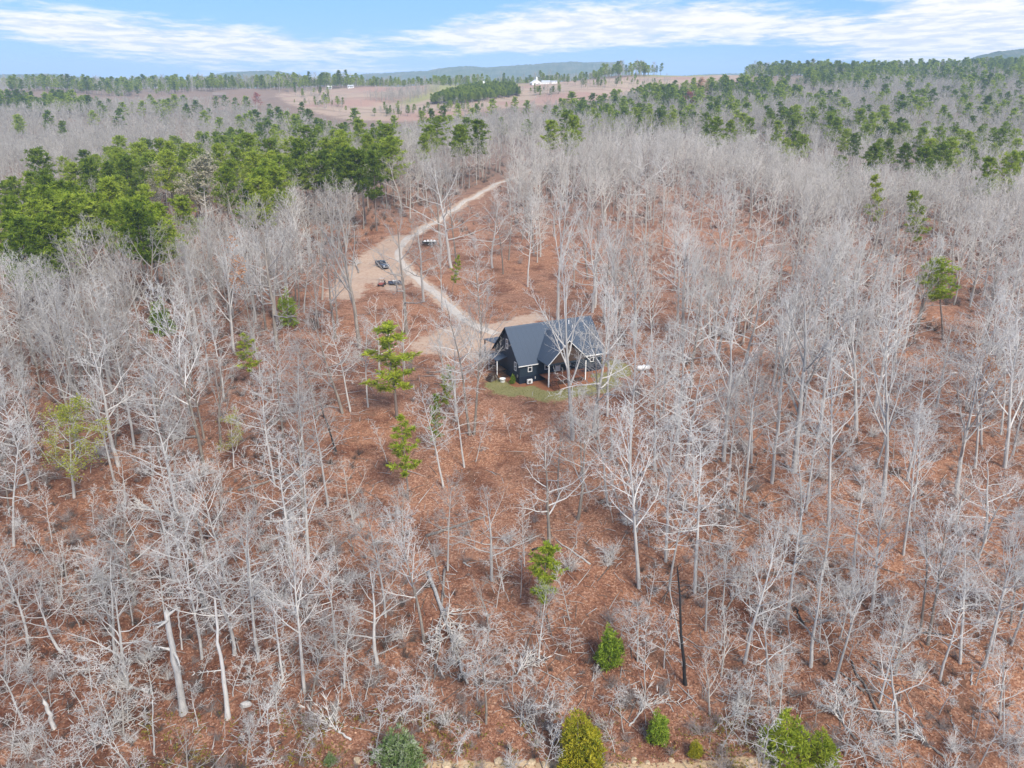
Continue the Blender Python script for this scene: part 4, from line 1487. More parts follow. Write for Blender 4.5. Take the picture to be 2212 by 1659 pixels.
# evergreens that stand out one by one
LAND = [('the navy house', 1200, 800), ('the pickup truck', 826, 577), ('the flat trailer', 853, 618), ('the black utility trailer', 928, 529), ('the white propane tank', 1390, 800),
        ('the heat pump', 1136, 832), ('the charred black snag', 1480, 1478), ('the tall bleached snag', 492, 1550), ('the hollow broken tree', 397, 1539), ('the short broken stump', 117, 1573)]


def evergreen(name, form, k, ub, vb, vt, label, land=None, ut=None, wide=1.0, cat='tree'):
    p = ground_at(ub, vb)
    h = height_from(p, vt)
    d = MESH[form][k]
    e = stand(name, (('trunk', d['trunk']), ('crown', d['crown'])), p, h, d['h'], TREES.random() * 6.28, tilt_for(p, h, ut), wide)
    tag(e, label, cat)
    SPOTS.append((p.x, p.y, 1.8))
    if land:
        LAND.append((land, ub, vb))
    hw = (vb - vt) * .2
    HIDE.append((ub - hw, ub + hw, vt, vb - (vb - vt) * .3, p.y, .85))
    return e


evergreen('pine_tree', 'tiered', 0, 858, 905, 699, 'open tiered yellow green pine left of the house front', 'the open tiered pine', 836, 1.8)
evergreen('pine_tree', 'tiered', 1, 882, 1080, 902, 'narrow yellow green pine with tufts down its trunk below the tiered pine', 'the narrow tufted pine', 872, 1.25)
evergreen('pine_tree', 'tiered', 2, 962, 905, 788, 'sparse small pine with green tufts just left of the house corner', 'the sparse tufted pine', 962, 1.0)
evergreen('pine_tree', 'tiered', 3, 940, 985, 850, 'thin pale pine with few green tufts below the house lawn', None, 938, .9)
evergreen('pine_tree', 'tiered', 1, 975, 640, 548, 'leaning bright green pine beside the driveway above the house', 'the leaning bright pine', 992, .8)
evergreen('pine_tree', 'round_pine', 0, 2037, 735, 560, 'lone round headed deep green pine in the bare wood on the right', 'the lone round pine', 2032, 1.45)
evergreen('pine_tree', 'tiered', 0, 1893, 520, 376, 'layered pine rising out of the bare wood, left of its similar neighbour', None, 1891, 1.1)
evergreen('pine_tree', 'tiered', 3, 1985, 560, 406, 'layered pine rising out of the bare wood, right of its similar neighbour', None, 1977, 1.1)
evergreen('cedar_tree', 'tiered', 2, 1168, 1335, 1168, 'slim ragged green cedar in the leaves straight below the house', 'the slim ragged cedar', 1166, 1.5, 'cedar')
evergreen('cedar_tree', 'cedar', 1, 1318, 1440, 1346, 'bright green cedar with a bare sapling before it, left of the charred snag', 'the bright green cedar', 1314, 1.0, 'cedar')
evergreen('cedar_tree', 'cedar', 2, 1250, 1668, 1537, 'dense golden yellow cedar at the stony bank', 'the golden cedar', 1248, .80, 'cedar')
evergreen('cedar_tree', 'cedar', 1, 1423, 1605, 1530, 'small pointed yellow green cedar right of the golden cedar', 'the small pointed cedar', 1421, 1.0, 'cedar')
evergreen('cedar_tree', 'cedar', 3, 860, 1668, 1570, 'wide grey green cedar tangled with pale twigs at the stony bank', 'the grey green cedar', 860, 1.0, 'cedar')
evergreen('pine_tree', 'cedar', 4, 1703, 1645, 1528, 'taller of the two lime green young pines at the lower right', 'the lime green young pine', 1700, 1.05)
evergreen('pine_tree', 'cedar', 4, 1778, 1650, 1568, 'shorter darker of the two young pines at the lower right', None, 1776, .95)
evergreen('cedar_tree', 'cedar', 5, 624, 706, 618, 'dark green cone shaped cedar left of the parked pickup', 'the dark cone cedar', 617, 1.0, 'cedar')
evergreen('cedar_tree', 'tiered', 1, 548, 835, 722, 'narrow yellow green cedar beside a pale trunk left of the tiered pine', 'the narrow yellow green cedar', 530, 1.5, 'cedar')
evergreen('cedar_tree', 'cedar', 1, 352, 722, 640, 'small bright cedar deep in the bare wood at the left', None, 345, 1.1, 'cedar')
evergreen('evergreen_shrub', 'cedar', 1, 1107, 829, 806, 'low green shrub against the left end wall of the navy house', None, None, 1.0, 'shrub')
evergreen('evergreen_shrub', 'cedar', 3, 714, 1650, 1625, 'low green bush at the left end of the stony bank', None, None, 1.0, 'shrub')
evergreen('evergreen_shrub', 'cedar', 2, 1500, 1632, 1600, 'low olive yellow bush by the bank between pointed cedar and lime pine', None, None, 1.0, 'shrub')


def leafy_tree(ub, vb, ut, vt, form, k, mtl, share, size, per, spread, label, land=None, wide=1.0, name='leafy_tree', keep=None):
    p = ground_at(ub, vb)
    h = height_from(p, vt)
    d = MESH[form][k]
    rs = random.Random(int(ub * 7 + vb))
    e = stand(name, (('trunk', d['trunk']), ('crown', d['crown']), ('foliage', leaf_mesh(d['ends'], M[mtl], rs, share, size, per, spread, keep=keep))), p, h, d['h'], rs.random() * 6.28, tilt_for(p, h, ut), wide)
    tag(e, label, 'tree')
    hw = (vb - vt) * .3
    HIDE.append((ut - hw, ut + hw, vt, vb - (vb - vt) * .3, p.y, .8))
    SPOTS.append((p.x, p.y, 2))
    if land:
        LAND.append((land, ub, vb))


leafy_tree(160, 1075, 138, 885, 'spreading', 0, 'leaf_yellow', .6, .2, 5, .5, 'broad tree with yellow green leaves on the left slope', 'the yellow green leafy tree')
leafy_tree(505, 1010, 497, 905, 'spreading', 1, 'leaf_yellow', .35, .2, 3, .4, 'small tree with thin mustard yellow leaves below the narrow cedar', 'the mustard leaved tree')
leafy_tree(505, 760, 485, 540, 'vase', 0, 'leaf_orange', .45, .26, 3, .4, 'tree holding a tuft of orange leaves left of the parking clearing', 'the orange leaved tree', keep=lambda p: p.z > 11 and p.x < 0)
leafy_tree(2120, 960, 2115, 780, 'vase', 1, 'leaf_orange', .4, .26, 3, .4, 'pale tree keeping orange leaves in its top at the right side', 'the orange topped tree', keep=lambda p: p.z > 9)
leafy_tree(270, 1090, 268, 985, 'spreading', 2, 'leaf_orange', .16, .2, 3, .35, 'small rust brown leaved tree right of the yellow green leafy tree', 'the rust leaved tree')
leafy_tree(445, 500, 440, 360, 'spreading', 1, 'leaf_bud', .5, .4, 4, .6, 'wide pale budding tree among the pines at the left', 'the pale budding tree', 1.15)
leafy_tree(345, 480, 340, 370, 'spreading', 2, 'leaf_bud', .4, .38, 4, .6, 'smaller pale budding tree left of the wide budding tree', None, 1.1)
leafy_tree(1520, 215, 1520, 172, 'spreading', 0, 'leaf_orange', .25, .5, 3, .6, 'peach coloured tree at the far edge of the right hand field', None, 1.2)
leafy_tree(555, 235, 555, 205, 'spreading', 1, 'leaf_red', .25, .5, 3, .6, 'rust red tree left of the red field', None, 1.3)
leafy_tree(1487, 250, 1485, 205, 'spreading', 3, 'leaf_red', .2, .5, 3, .6, 'dull red leaved tree among pines beyond the driveway top', None, 1.1)
leafy_tree(1955, 370, 1950, 300, 'spreading', 2, 'leaf_bud', .2, .4, 3, .6, 'pale yellow budding tree among the right hand pines', None, 1.0)
leafy_tree(30, 600, 25, 490, 'vase', 2, 'leaf_yellow', .22, .3, 3, .5, 'yellow green leaved tree at the left edge below the pines', None, 1.1)

# snags, stumps and broken trees
def snag(name, ub, vb, ut, vt, r0, r1, mtl, label, arms=(), cat='dead tree', jag=True):
    p = ground_at(ub, vb)
    h = height_from(p, vt)
    e = empty(name, p)
    tl = tilt_for(p, h, ut)
    e.rotation_euler = (0, tl[0], 0)
    rs = random.Random(int(ub))
    n = 9
    pts = [Vector((rs.gauss(0, .05) * (i > 0), rs.gauss(0, .05) * (i > 0), -.3 + (h + .3) * i / n)) for i in range(n + 1)]
    t = TB(); t.tube(pts, [(r0 * 1.35 if i == 0 else r0 + (r1 - r0) * i / n) for i in range(n + 1)], 8, False)
    k = len(t.V)
    for j in range(8):                    # splintered top
        a = pts[-1]; th = 6.283 * j / 8
        t.V.append((a.x + r1 * .5 * math.cos(th), a.y + r1 * .5 * math.sin(th), a.z + rs.uniform(-.1, .8) * (1 if jag else .1)))
    for j in range(8):
        t.F.append((k - 8 + j, k - 8 + (j + 1) % 8, k + j))
    obj('trunk', t.mesh('trunk', M[mtl]), e)
    for (s, az, el, L) in arms:
        tb = TB()
        q = Vector((0, 0, h * s)); d = Vector((math.cos(az) * math.cos(el), math.sin(az) * math.cos(el), math.sin(el)))
        bp = [q]; rr = [r1 * .8]
        for i in range(4):
            d = (d + Vector((rs.gauss(0, .15), rs.gauss(0, .15), rs.gauss(0, .15)))).normalized()
            q = q + d * (L / 4); bp.append(q); rr.append(r1 * .8 * (1 - .22 * (i + 1)))
        tb.tube(bp, rr, 5, True)
        for i in range(1, 5):
            for _ in range(3):
                dd = turn(d, R(rs.uniform(35, 70)), rs.random() * 6.28); l2 = L * rs.uniform(.12, .3)
                tb.tube([bp[i], bp[i] + dd * l2 * .5, bp[i] + dd * l2 + Vector((0, 0, rs.gauss(0, .1)))], [.04, .03, .01], 3)
        obj('limb', tb.mesh('limb', M[mtl]), e)
    tag(e, label, cat)
    SPOTS.append((p.x, p.y, 1.6))
    return e


snag('dead_tree', 1480, 1478, 1463, 1226, .19, .07, 'char', 'charred black leaning dead trunk standing in the lower middle', ((.55, 2.5, .5, 1.2), (.8, .4, .6, .9)))
snag('dead_tree', 492, 1550, 462, 1297, .27, .09, 'bark_white', 'tall bleached limbless dead trunk on the lower left slope', ((.42, 3.4, .15, 2.6),))
snag('dead_tree', 397, 1539, 360, 1322, .40, .24, 'bark_pale', 'thick pale hollow dead tree with split broken top left of the bleached snag', ((.62, 3.3, .75, 1.8), (.9, 2.7, .1, 2.0), (.93, 4.6, .2, 2.0), (.62, 5.4, -.1, 2.4), (.96, .2, .6, 1.6)))
snag('tree_stump', 117, 1573, 97, 1516, .24, .18, 'bark_white', 'short broken pale stump at the lower left', (), 'stump')
snag('dead_tree', 394, 1402, 382, 1308, .10, .07, 'bark_white', 'thin broken pole trunk just right of the hollow tree top', ())
snag('dead_tree', 335, 1630, 327, 1512, .10, .05, 'bark_pale', 'thin dead pole with a bare side limb left of the hollow tree foot', ((.6, .5, .3, 1.0),))
snag('dead_tree', 1470, 1400, 1427, 1265, .10, .05, 'bark_pale', 'thin pale pole leaning steeply left of the charred snag', ())
snag('dead_tree', 962, 1290, 925, 1160, .09, .06, 'log', 'thin dark pole leaning over the fallen treetop', ())
snag('dead_tree', 726, 975, 684, 870, .15, .10, 'char', 'dark crooked broken trunk on the open leafy slope left of the tiered pine', ((.7, 2.9, .4, 2.2), (.9, .3, .6, 2.0)))
snag('dead_tree', 1322, 985, 1320, 925, .2, .16, 'bark_pale', 'short pale broken trunk on the open leaves below the house', ())


def fallen(u1, v1, u2, v2, r, mtl, label, branches=0):
    a, b = ground_at(u1, v1), ground_at(u2, v2)
    e = empty('fallen_log', a)
    n = 10; rs = random.Random(int(u1 + v2))
    pts = []
    for i in range(n + 1):
        q = a.lerp(b, i / n)
        pts.append(Vector((q.x + rs.gauss(0, .06), q.y + rs.gauss(0, .06), hz(q.x, q.y) + r * .8)) - a)
    t = TB(); t.tube(pts, [r * (1 - .5 * i / n) for i in range(n + 1)], 7, False)
    k = len(t.V); c0 = pts[0]; c1 = pts[-1]
    t.V += [tuple(c0), tuple(c1)]
    for j in range(7):
        t.F.append(((j + 1) % 7, j, k)); t.F.append((k - 7 + j, k - 7 + (j + 1) % 7, k + 1))
    obj('trunk', t.mesh('trunk', M[mtl]), e)
    if branches:
        tb = TB()
        d0 = (c1 - c0).normalized()
        for j in range(branches):
            s = .45 + .55 * (j + rs.random()) / branches
            i = min(int(s * n), n - 1)
            d = turn(d0, R(rs.uniform(30, 60)), rs.random() * 6.28); d.z = abs(d.z) * .8 + .05
            L = rs.uniform(1.5, 4.5) * (1.3 - s * .6)
            q = pts[i]; bp = [q]
            for _ in range(4):
                d = (d + Vector((rs.gauss(0, .16), rs.gauss(0, .16), rs.gauss(-.04, .12)))).normalized(); q = q + d * L / 4; bp.append(q)
            tb.tube(bp, [r * .4, r * .32, r * .24, r * .15, .02], 4)
            for m_ in range(1, 5):
                for _ in range(3):
                    dd = turn(d, R(rs.uniform(25, 60)), rs.random() * 6.28); l2 = L * rs.uniform(.2, .42)
                    tb.tube([bp[m_], bp[m_] + dd * l2 * .55, bp[m_] + dd * l2 + Vector((0, 0, rs.gauss(0, .15)))], [.045, .035, .01], 3)
        obj('crown', tb.mesh('crown', M['twig_pale']), e)
    tag(e, label, 'log', 'fallen logs')


fallen(1902, 1552, 1838, 1432, .16, 'log', 'dark fallen log on the right slope, left one of the parallel pair')
fallen(1922, 1466, 1862, 1420, .14, 'log', 'dark fallen log uphill of the parallel pair on the right slope')
fallen(1866, 1495, 1812, 1450, .13, 'log', 'shorter fallen log left of the parallel pair on the right slope')
fallen(1735, 1352, 1718, 1313, .16, 'char', 'short blackened log lying upslope of the parallel logs')
fallen(1658, 1340, 1628, 1296, .14, 'log', 'fallen dark log beside a pale straight trunk on the right slope')
fallen(1994, 1367, 2050, 1375, .12, 'char', 'thin dark log lying across the slope behind the pale trunks at the right')
fallen(2064, 1580, 2051, 1546, .10, 'bark_pale', 'short pale log on bare leaves near the lower right')
fallen(2098, 1480, 2100, 1440, .08, 'bark_pale', 'thin pale pole lying near the right hand pale trunks')
fallen(1277, 1221, 1200, 1168, .13, 'bark_pale', 'long pale log lying above the slim ragged cedar')
fallen(920, 1160, 1050, 1118, .2, 'log', 'dark curved log and debris line below the open leaves')
fallen(1000, 1216, 1017, 1226, .12, 'bark_pale', 'short pale log on leaves left of the slim ragged cedar')
fallen(1195, 1182, 1150, 1190, .25, 'char', 'short thick blackened log right behind the slim ragged cedar')
fallen(215, 1165, 275, 1185, .16, 'raw_wood', 'broken tan log with split end in the wood at the lower left')
fallen(515, 1062, 650, 1020, .2, 'log', 'long dark log bank on the leafy slope below the mustard leaved tree')
for (a, b, c, d, r, m_, lab, nb) in (
        (1180, 1600, 1130, 1560, .10, 'bark_pale', 'fallen bleached limb left of the golden cedar', 12), (1360, 1570, 1400, 1520, .10, 'bark_pale', 'fallen bleached limb up between golden and pointed cedars', 12),
        (760, 1600, 700, 1560, .12, 'bark_pale', 'fallen forked limb left of the grey green cedar', 14), (560, 1560, 600, 1500, .10, 'bark_pale', 'fallen limb right of the tall bleached snag foot', 12),
        (1540, 1580, 1600, 1530, .10, 'bark_pale', 'fallen limb left of the lime green young pine', 12), (1850, 1600, 1800, 1540, .12, 'log', 'dark fallen limb right of the two young pines', 14),
        (200, 1610, 260, 1560, .12, 'log', 'dark fallen limb right of the short broken stump', 12), (1090, 1480, 1150, 1430, .12, 'log', 'dark fallen limb right of the big fallen treetop', 12),
        (640, 1330, 570, 1290, .14, 'log', 'dark fallen branchy log in the middle of the lower left wood', 14), (1560, 1330, 1600, 1270, .12, 'log', 'dark fallen branchy log uphill right of the charred snag', 10),
        (150, 1290, 220, 1250, .14, 'log', 'dark fallen branchy log near the left edge of the lower slope', 12), (1640, 1130, 1560, 1090, .14, 'log', 'dark fallen branchy log on the slope below the right wood', 12),
        (380, 1120, 300, 1090, .16, 'log', 'dark fallen branchy log right of the rust leaved tree', 14), (1800, 960, 1720, 920, .18, 'log', 'dark fallen tree under the crowns of the far right wood', 14)):
    fallen(a, b, c, d, r, m_, lab, nb)
fallen(2045, 1640, 1955, 1575, .14, 'log', 'long log pointing down to the lower right corner', 10)
fallen(925, 1240, 1010, 1480, .24, 'bark_pale', 'big fallen treetop with tangled pale branches in the lower middle', 26)
fallen(962, 1230, 940, 1465, .16, 'log', 'second fallen limb crossing the big fallen treetop', 16)
fallen(330, 1500, 250, 1470, .16, 'bark_pale', 'fallen branchy tree with bleached twigs left of the hollow tree', 16)
fallen(1525, 700, 1560, 730, .2, 'log', 'fallen tree with branches in the dark brush right of the house', 12)
fallen(1500, 420, 1560, 470, .2, 'bark_pale', 'fallen pale tree on the reddish ground far behind the house', 8)
fallen(775, 590, 765, 560, .25, 'log', 'grey brush heap log beside the parking clearing', 14)
fallen(430, 945, 375, 950, .25, 'log', 'dark rotten log with upturned roots on the left slope', 12)

# ------------------------------------------------------------------ the rest of the wood
CLEAR = [([(640, 650), (700, 590), (800, 500), (870, 480), (1060, 390), (1160, 350), (1185, 375), (1080, 425), (1130, 520), (1180, 600), (1250, 640), (1300, 700), (1340, 860), (1240, 905), (1000, 900), (950, 800), (860, 770), (760, 700)], .03),
         ([(1130, 420), (1250, 480), (1330, 620), (1250, 640), (1180, 600)], .2), ([(1180, 470), (1480, 410), (1700, 470), (1710, 650), (1500, 720), (1330, 660)], .42), ([(1300, 860), (1400, 700), (1460, 760), (1440, 960), (1320, 1000)], .4),
         ([(1400, 395), (1560, 430), (1680, 470), (1680, 600), (1590, 640), (1480, 500)], .22),
         ([(850, 860), (1000, 900), (1250, 905), (1330, 930), (1310, 1080), (1150, 1150), (930, 1100), (860, 1000)], .12),
         ([(560, 750), (760, 690), (870, 860), (860, 1000), (660, 960)], .35),
         ([(900, 1120), (1350, 1120), (1380, 1500), (900, 1500)], .4),
         ([(1860, 1180), (2000, 1160), (2010, 1360), (1880, 1400)], .3),
         ([(1950, 1450), (2220, 1450), (2220, 1700), (1950, 1700)], .35),
         ([(650, 1560), (1600, 1560), (1600, 1800), (650, 1800)], .12)]
SKY_U = np.array([-400, 0, 240, 420, 560, 640, 700, 780, 860, 930, 1000, 1100, 1170, 1260, 1340, 1420, 1500, 1620, 1800, 2212, 2800], float)
SKY_V = np.array([196, 196, 212, 208, 214, 240, 258, 268, 268, 256, 245, 228, 208, 208, 196, 184, 174, 168, 145, 125, 125], float)
PINEZONE = [([(1660, 140), (2300, 110), (2300, 196), (1900, 190), (1660, 186)], .9), ([(1340, 172), (1700, 172), (1760, 205), (1600, 262), (1340, 232)], .42),
            ([(-200, 203), (230, 203), (255, 216), (180, 242), (-200, 246)], .8), ([(20, 140), (770, 140), (770, 205), (20, 205)], .6),
            ([(770, 140), (1290, 140), (1290, 195), (770, 195)], .55), ([(1290, 120), (1660, 120), (1660, 180), (1290, 180)], .5),
            ([(1150, 200), (1480, 195), (1650, 232), (1480, 282), (1250, 292)], .22), ([(1650, 200), (2300, 200), (2300, 330), (1800, 322), (1650, 285)], .10),
            ([(-200, 385), (350, 330), (360, 470), (200, 510), (-200, 520)], .42), ([(340, 300), (700, 262), (850, 262), (830, 330), (620, 350), (360, 420)], .25), ([(180, 205), (680, 205), (680, 262), (180, 262)], .05)]

PINE_TOPS = [(30, 470), (115, 480), (20, 385), (60, 372), (100, 380), (150, 352), (200, 420), (190, 345), (235, 350), (270, 338), (310, 400), (285, 425), (330, 440), (300, 345), (340, 300), (375, 295), (320, 330),
             (410, 310), (440, 290), (470, 285), (500, 275), (450, 330), (530, 290), (560, 265), (545, 330), (590, 330), (610, 340), (525, 400), (640, 255), (600, 270), (670, 275), (690, 268), (720, 300), (745, 285),
             (700, 300), (770, 258), (815, 280), (800, 300), (835, 270), (765, 235), (850, 250), (910, 240), (930, 235), (960, 228), (990, 225), (1015, 235), (1030, 225), (920, 270), (1000, 270), (400, 425), (1060, 215),
             (1110, 210), (200, 240), (225, 228), (265, 222), (300, 218), (340, 218), (250, 235), (420, 217), (510, 212), (530, 210), (650, 222), (40, 252), (470, 255), (130, 262), (95, 240), (355, 238), (560, 238),
             (1200, 230), (1225, 240), (1190, 260), (1300, 208), (1330, 208), (1280, 235), (1295, 245), (1360, 215), (1405, 225), (1450, 245), (1390, 200), (1500, 185), (1460, 188), (1430, 186), (1540, 178), (1575, 190),
             (1555, 230), (1590, 240), (1530, 245), (1605, 245), (1615, 210), (1650, 205), (1695, 220), (1680, 262), (1755, 230), (1720, 283), (1732, 292), (1700, 300), (1810, 255), (1860, 235), (1910, 230), (1870, 270), (1930, 265),
             (1952, 268), (1990, 275), (2040, 275), (2075, 280), (2100, 285), (2155, 280), (2195, 280), (2180, 330), (2140, 340), (2105, 250), (2190, 235), (2010, 300), (1900, 300), (1850, 290), (2060, 300), (2085, 310),
             (55, 400), (130, 395), (85, 410), (25, 425), (160, 400), (215, 385), (250, 380), (360, 330), (385, 330), (415, 340), (480, 310), (505, 320), (575, 300), (620, 300), (655, 300), (785, 290), (735, 320), (690, 330), (755, 320), (820, 310), (575, 345), (600, 360), (560, 365), (625, 340), (540, 385), (650, 330), (700, 325), (725, 335), (780, 325), (805, 330), (830, 320), (845, 300), (675, 340), (740, 310), (500, 345), (480, 365), (180, 450), (225, 440), (260, 435), (300, 440), (345, 470), (20, 460), (70, 440), (120, 430), (150, 420), (50, 480), (90, 470), (1920, 300), (1960, 310), (2000, 320), (2030, 310), (1890, 310), (2110, 320), (2150, 310), (2205, 330), (2200, 300), (1830, 280), (1700, 235), (1665, 240), (1725, 250), (1580, 260), (1545, 255), (1620, 255), (1310, 225), (1350, 230), (1240, 250), (940, 255), (975, 250), (1010, 255), (990, 275), (915, 290)]


def clear_factor(u, v):
    f = 1.0
    for poly, k in CLEAR:
        if inpoly(u, v, poly):
            f = min(f, k)
    return f


def blocked(x, y):
    lx, ly = house_local(x, y)
    if house_mask(np.float64(lx), np.float64(ly)) < 4.5:
        return True
    if y < 470 and polydist(np.float64(x), np.float64(y), DRIVE) < 3.4:
        return True
    for p in _DIRT_POLYS:
        if inpoly(x, y, p):
            return True
    return False


BELT = [(-100, 400), (350, 335), (640, 300), (860, 290), (860, 400), (640, 450), (480, 520), (340, 560), (-100, 560)]
def fill():
    rs = random.Random(99)
    cand = []            # bare trees: (score, p, h)
    pines = []
    for (u, v) in PINE_TOPS:
        h = rs.uniform(19, 25)
        p = by_top(u, v, h)
        if p is not None and p.y > 150:
            pines.append((p, h))
            SPOTS.append((p.x, p.y, 3.4))
    taken = {}
    for (a, b, c) in SPOTS:
        taken.setdefault((int(a // 6), int(b // 6)), []).append((a, b, c))

    def near(x, y, r):
        i, j = int(x // 6), int(y // 6)
        for di in (-1, 0, 1):
            for dj in (-1, 0, 1):
                for (a, b, c) in taken.get((i + di, j + dj), ()):
                    if (a - x) ** 2 + (b - y) ** 2 < (r + c * .5) ** 2:
                        return True
        return False
    y = 47.0
    while y < 1750:
        cell = 4.9 if y < 170 else (5.3 if y < 320 else (6.5 if y < 650 else (8.5 if y < 1100 else 11)))
        half = .80 * y + 30
        n = int(2 * half / cell)
        xs = -half + cell * (np.arange(n) + NR.uniform(.02, .98, n))
        yy = y + cell * NR.uniform(.02, .98, n)
        zz = hterr(xs, yy)
        uu, vv = project(xs, yy, zz)
        hh = NR.uniform(13.5, 19, n)
        _, tv = project(xs, yy, zz + hh)
        skip = (tv < np.interp(uu, SKY_U, SKY_V)) & (yy < 1215) & (yy > 300)
        infield = inpoly(uu, vv, FIELD_PX) & (yy > 560) & ((yy < 1275) | (uu > 1300))
        belt = inpoly(uu, vv, BELT) & (yy < 620)
        line = np.interp(uu, LINE_U, LINE_V)
        over = (tv < line) & (vv > line + 25) & (yy < 620)
        clump = np.sin(xs * .019 + 1.1) * np.sin(yy * .017 + xs * .004) + .6 * np.sin(xs * .047 - 2 + yy * .01)
        fieldband = (yy >= 820) & (yy < 1240) & (uu > 630) & (uu < 1320)
        pz = np.where(yy < 330, 0.0, .012)
        for poly, k in PINEZONE:
            pz = np.where(inpoly(uu, (vv + tv) / 2 if y < 700 else (vv * .6 + tv * .4), poly), np.maximum(pz, k), pz)
        for i in range(n):
            x, yi, u, v = xs[i], yy[i], uu[i], vv[i]
            if skip[i] or infield[i] or fieldband[i]:
                continue
            dens = .9
            if belt[i]: dens *= .42
            if over[i] and rs.random() < .75: continue
            if yi > 1200 and clump[i] < -.15: dens *= (.55 if u < 770 else .15)
            if yi < 480:
                dens *= clear_factor(u, v)
            if yi < 130:
                dens *= .56 * (1.25 if clump[i] > .1 else (.6 if clump[i] < -.35 else 1))
            elif yi < 270:
                dens *= .82 if u < 1300 else .62
            if 1350 < u < 2010 and 880 < v < 1260: dens *= .7
            if rs.random() > dens or near(x, yi, 2.4):
                continue
            if yi < 470 and blocked(x, yi):
                continue
            p = Vector((x, yi, zz[i]))
            if yi > 135 and rs.random() < pz[i] * ((1.7 if clump[i] > .05 else .35) if u > 1250 and yi < 1150 else 1):
                if yi < 900 and u < 640 and 258 < tv[i] < np.interp(u, [-300, 0, 150, 350, 450, 640], [385, 378, 352, 302, 290, 260]): continue
                pines.append((p, hh[i] * rs.uniform(1.0, 1.35) if yi < 1000 else hh[i] * rs.choice((.6, .8, 1.0, 1.25)) * (.7 if 770 < u < 1300 else 1)))
                continue
            if yi > 170: h = hh[i]
            elif yi > 95: h = rs.choice((rs.uniform(9, 15), rs.uniform(13, 20), rs.uniform(14, 20)))
            else: h = rs.choice((rs.uniform(6, 10), rs.uniform(8, 14), rs.uniform(11, 17)))
            if v > 1500: h = rs.uniform(5, 10)
            if yi > 1100: h *= rs.choice((.5, .8, 1.0, 1.2)) * (.7 if 770 < u < 1300 else 1)
            if hides(x, yi, zz[i], h): continue
            cand.append((p, h))
        y += cell
    # young pine plantation on the far field, and its scrub neighbour
    plant = []
    for _ in range(1500):
        u = rs.uniform(930, 1125); v = rs.uniform(191, 226)
        if inpoly(u, v, [(926, 226), (990, 200), (1030, 193), (1105, 192), (1126, 208), (1060, 217), (985, 226)]):
            p = ground_at(u, v)
            if p.y > 600: plant.append((p, rs.uniform(7, 11)))
    scrub = []
    for _ in range(500):
        u = rs.uniform(785, 960); v = rs.uniform(194, 232)
        if inpoly(u, v, [(786, 216), (830, 205), (905, 198), (962, 192), (930, 205), (895, 222), (850, 230)]):
            p = ground_at(u, v)
            if p.y > 600: scrub.append((p, rs.uniform(7, 12)))
    for _ in range(150):
        u = rs.uniform(1335, 1660)
        if math.sin(u * .05) + rs.random() < .35: continue
        p = ground_at(u, float(np.interp(u, [1300, 1480, 1660], [172, 155, 153.5])) + rs.uniform(.3, 2.5))
        if p.y > 900: (plant if rs.random() < .6 else scrub).append((p, rs.uniform(8, 20)))
    for (uc, vc, su, sv, k) in ((700, 228, 26, 6, 70), (1290, 187, 30, 4, 60), (1400, 183, 34, 5, 70), (1010, 236, 40, 4, 60), (1180, 205, 26, 4, 50), (860, 247, 40, 5, 60), (680, 205, 20, 3, 40)):
        for _ in range(k):
            p = ground_at(rs.gauss(uc, su), rs.gauss(vc, sv))
            if 650 < p.y < 1400: (scrub if rs.random() < .7 else plant).append((p, rs.uniform(4, 11)))
    for _ in range(160):
        u = rs.gauss(290, 60) if rs.random() < .6 else rs.uniform(0, 760)
        p = ground_at(u, rs.uniform(181, 190))
        if p.y > 900: plant.append((p, rs.uniform(15, 24)))
    return cand, pines, plant, scrub


CAND, PINES, PLANT, SCRUB = fill()


def in_view(p, h, m=40):
    u, v = project(p.x, p.y, p.z); _, t = project(p.x, p.y, p.z + h)
    return p.y > 40 and -m < u < 2212 + m and t < 1659 + 5 and v > 0


def size_of(p, h):
    return h / math.hypot(p.y, CAM_H - p.z)


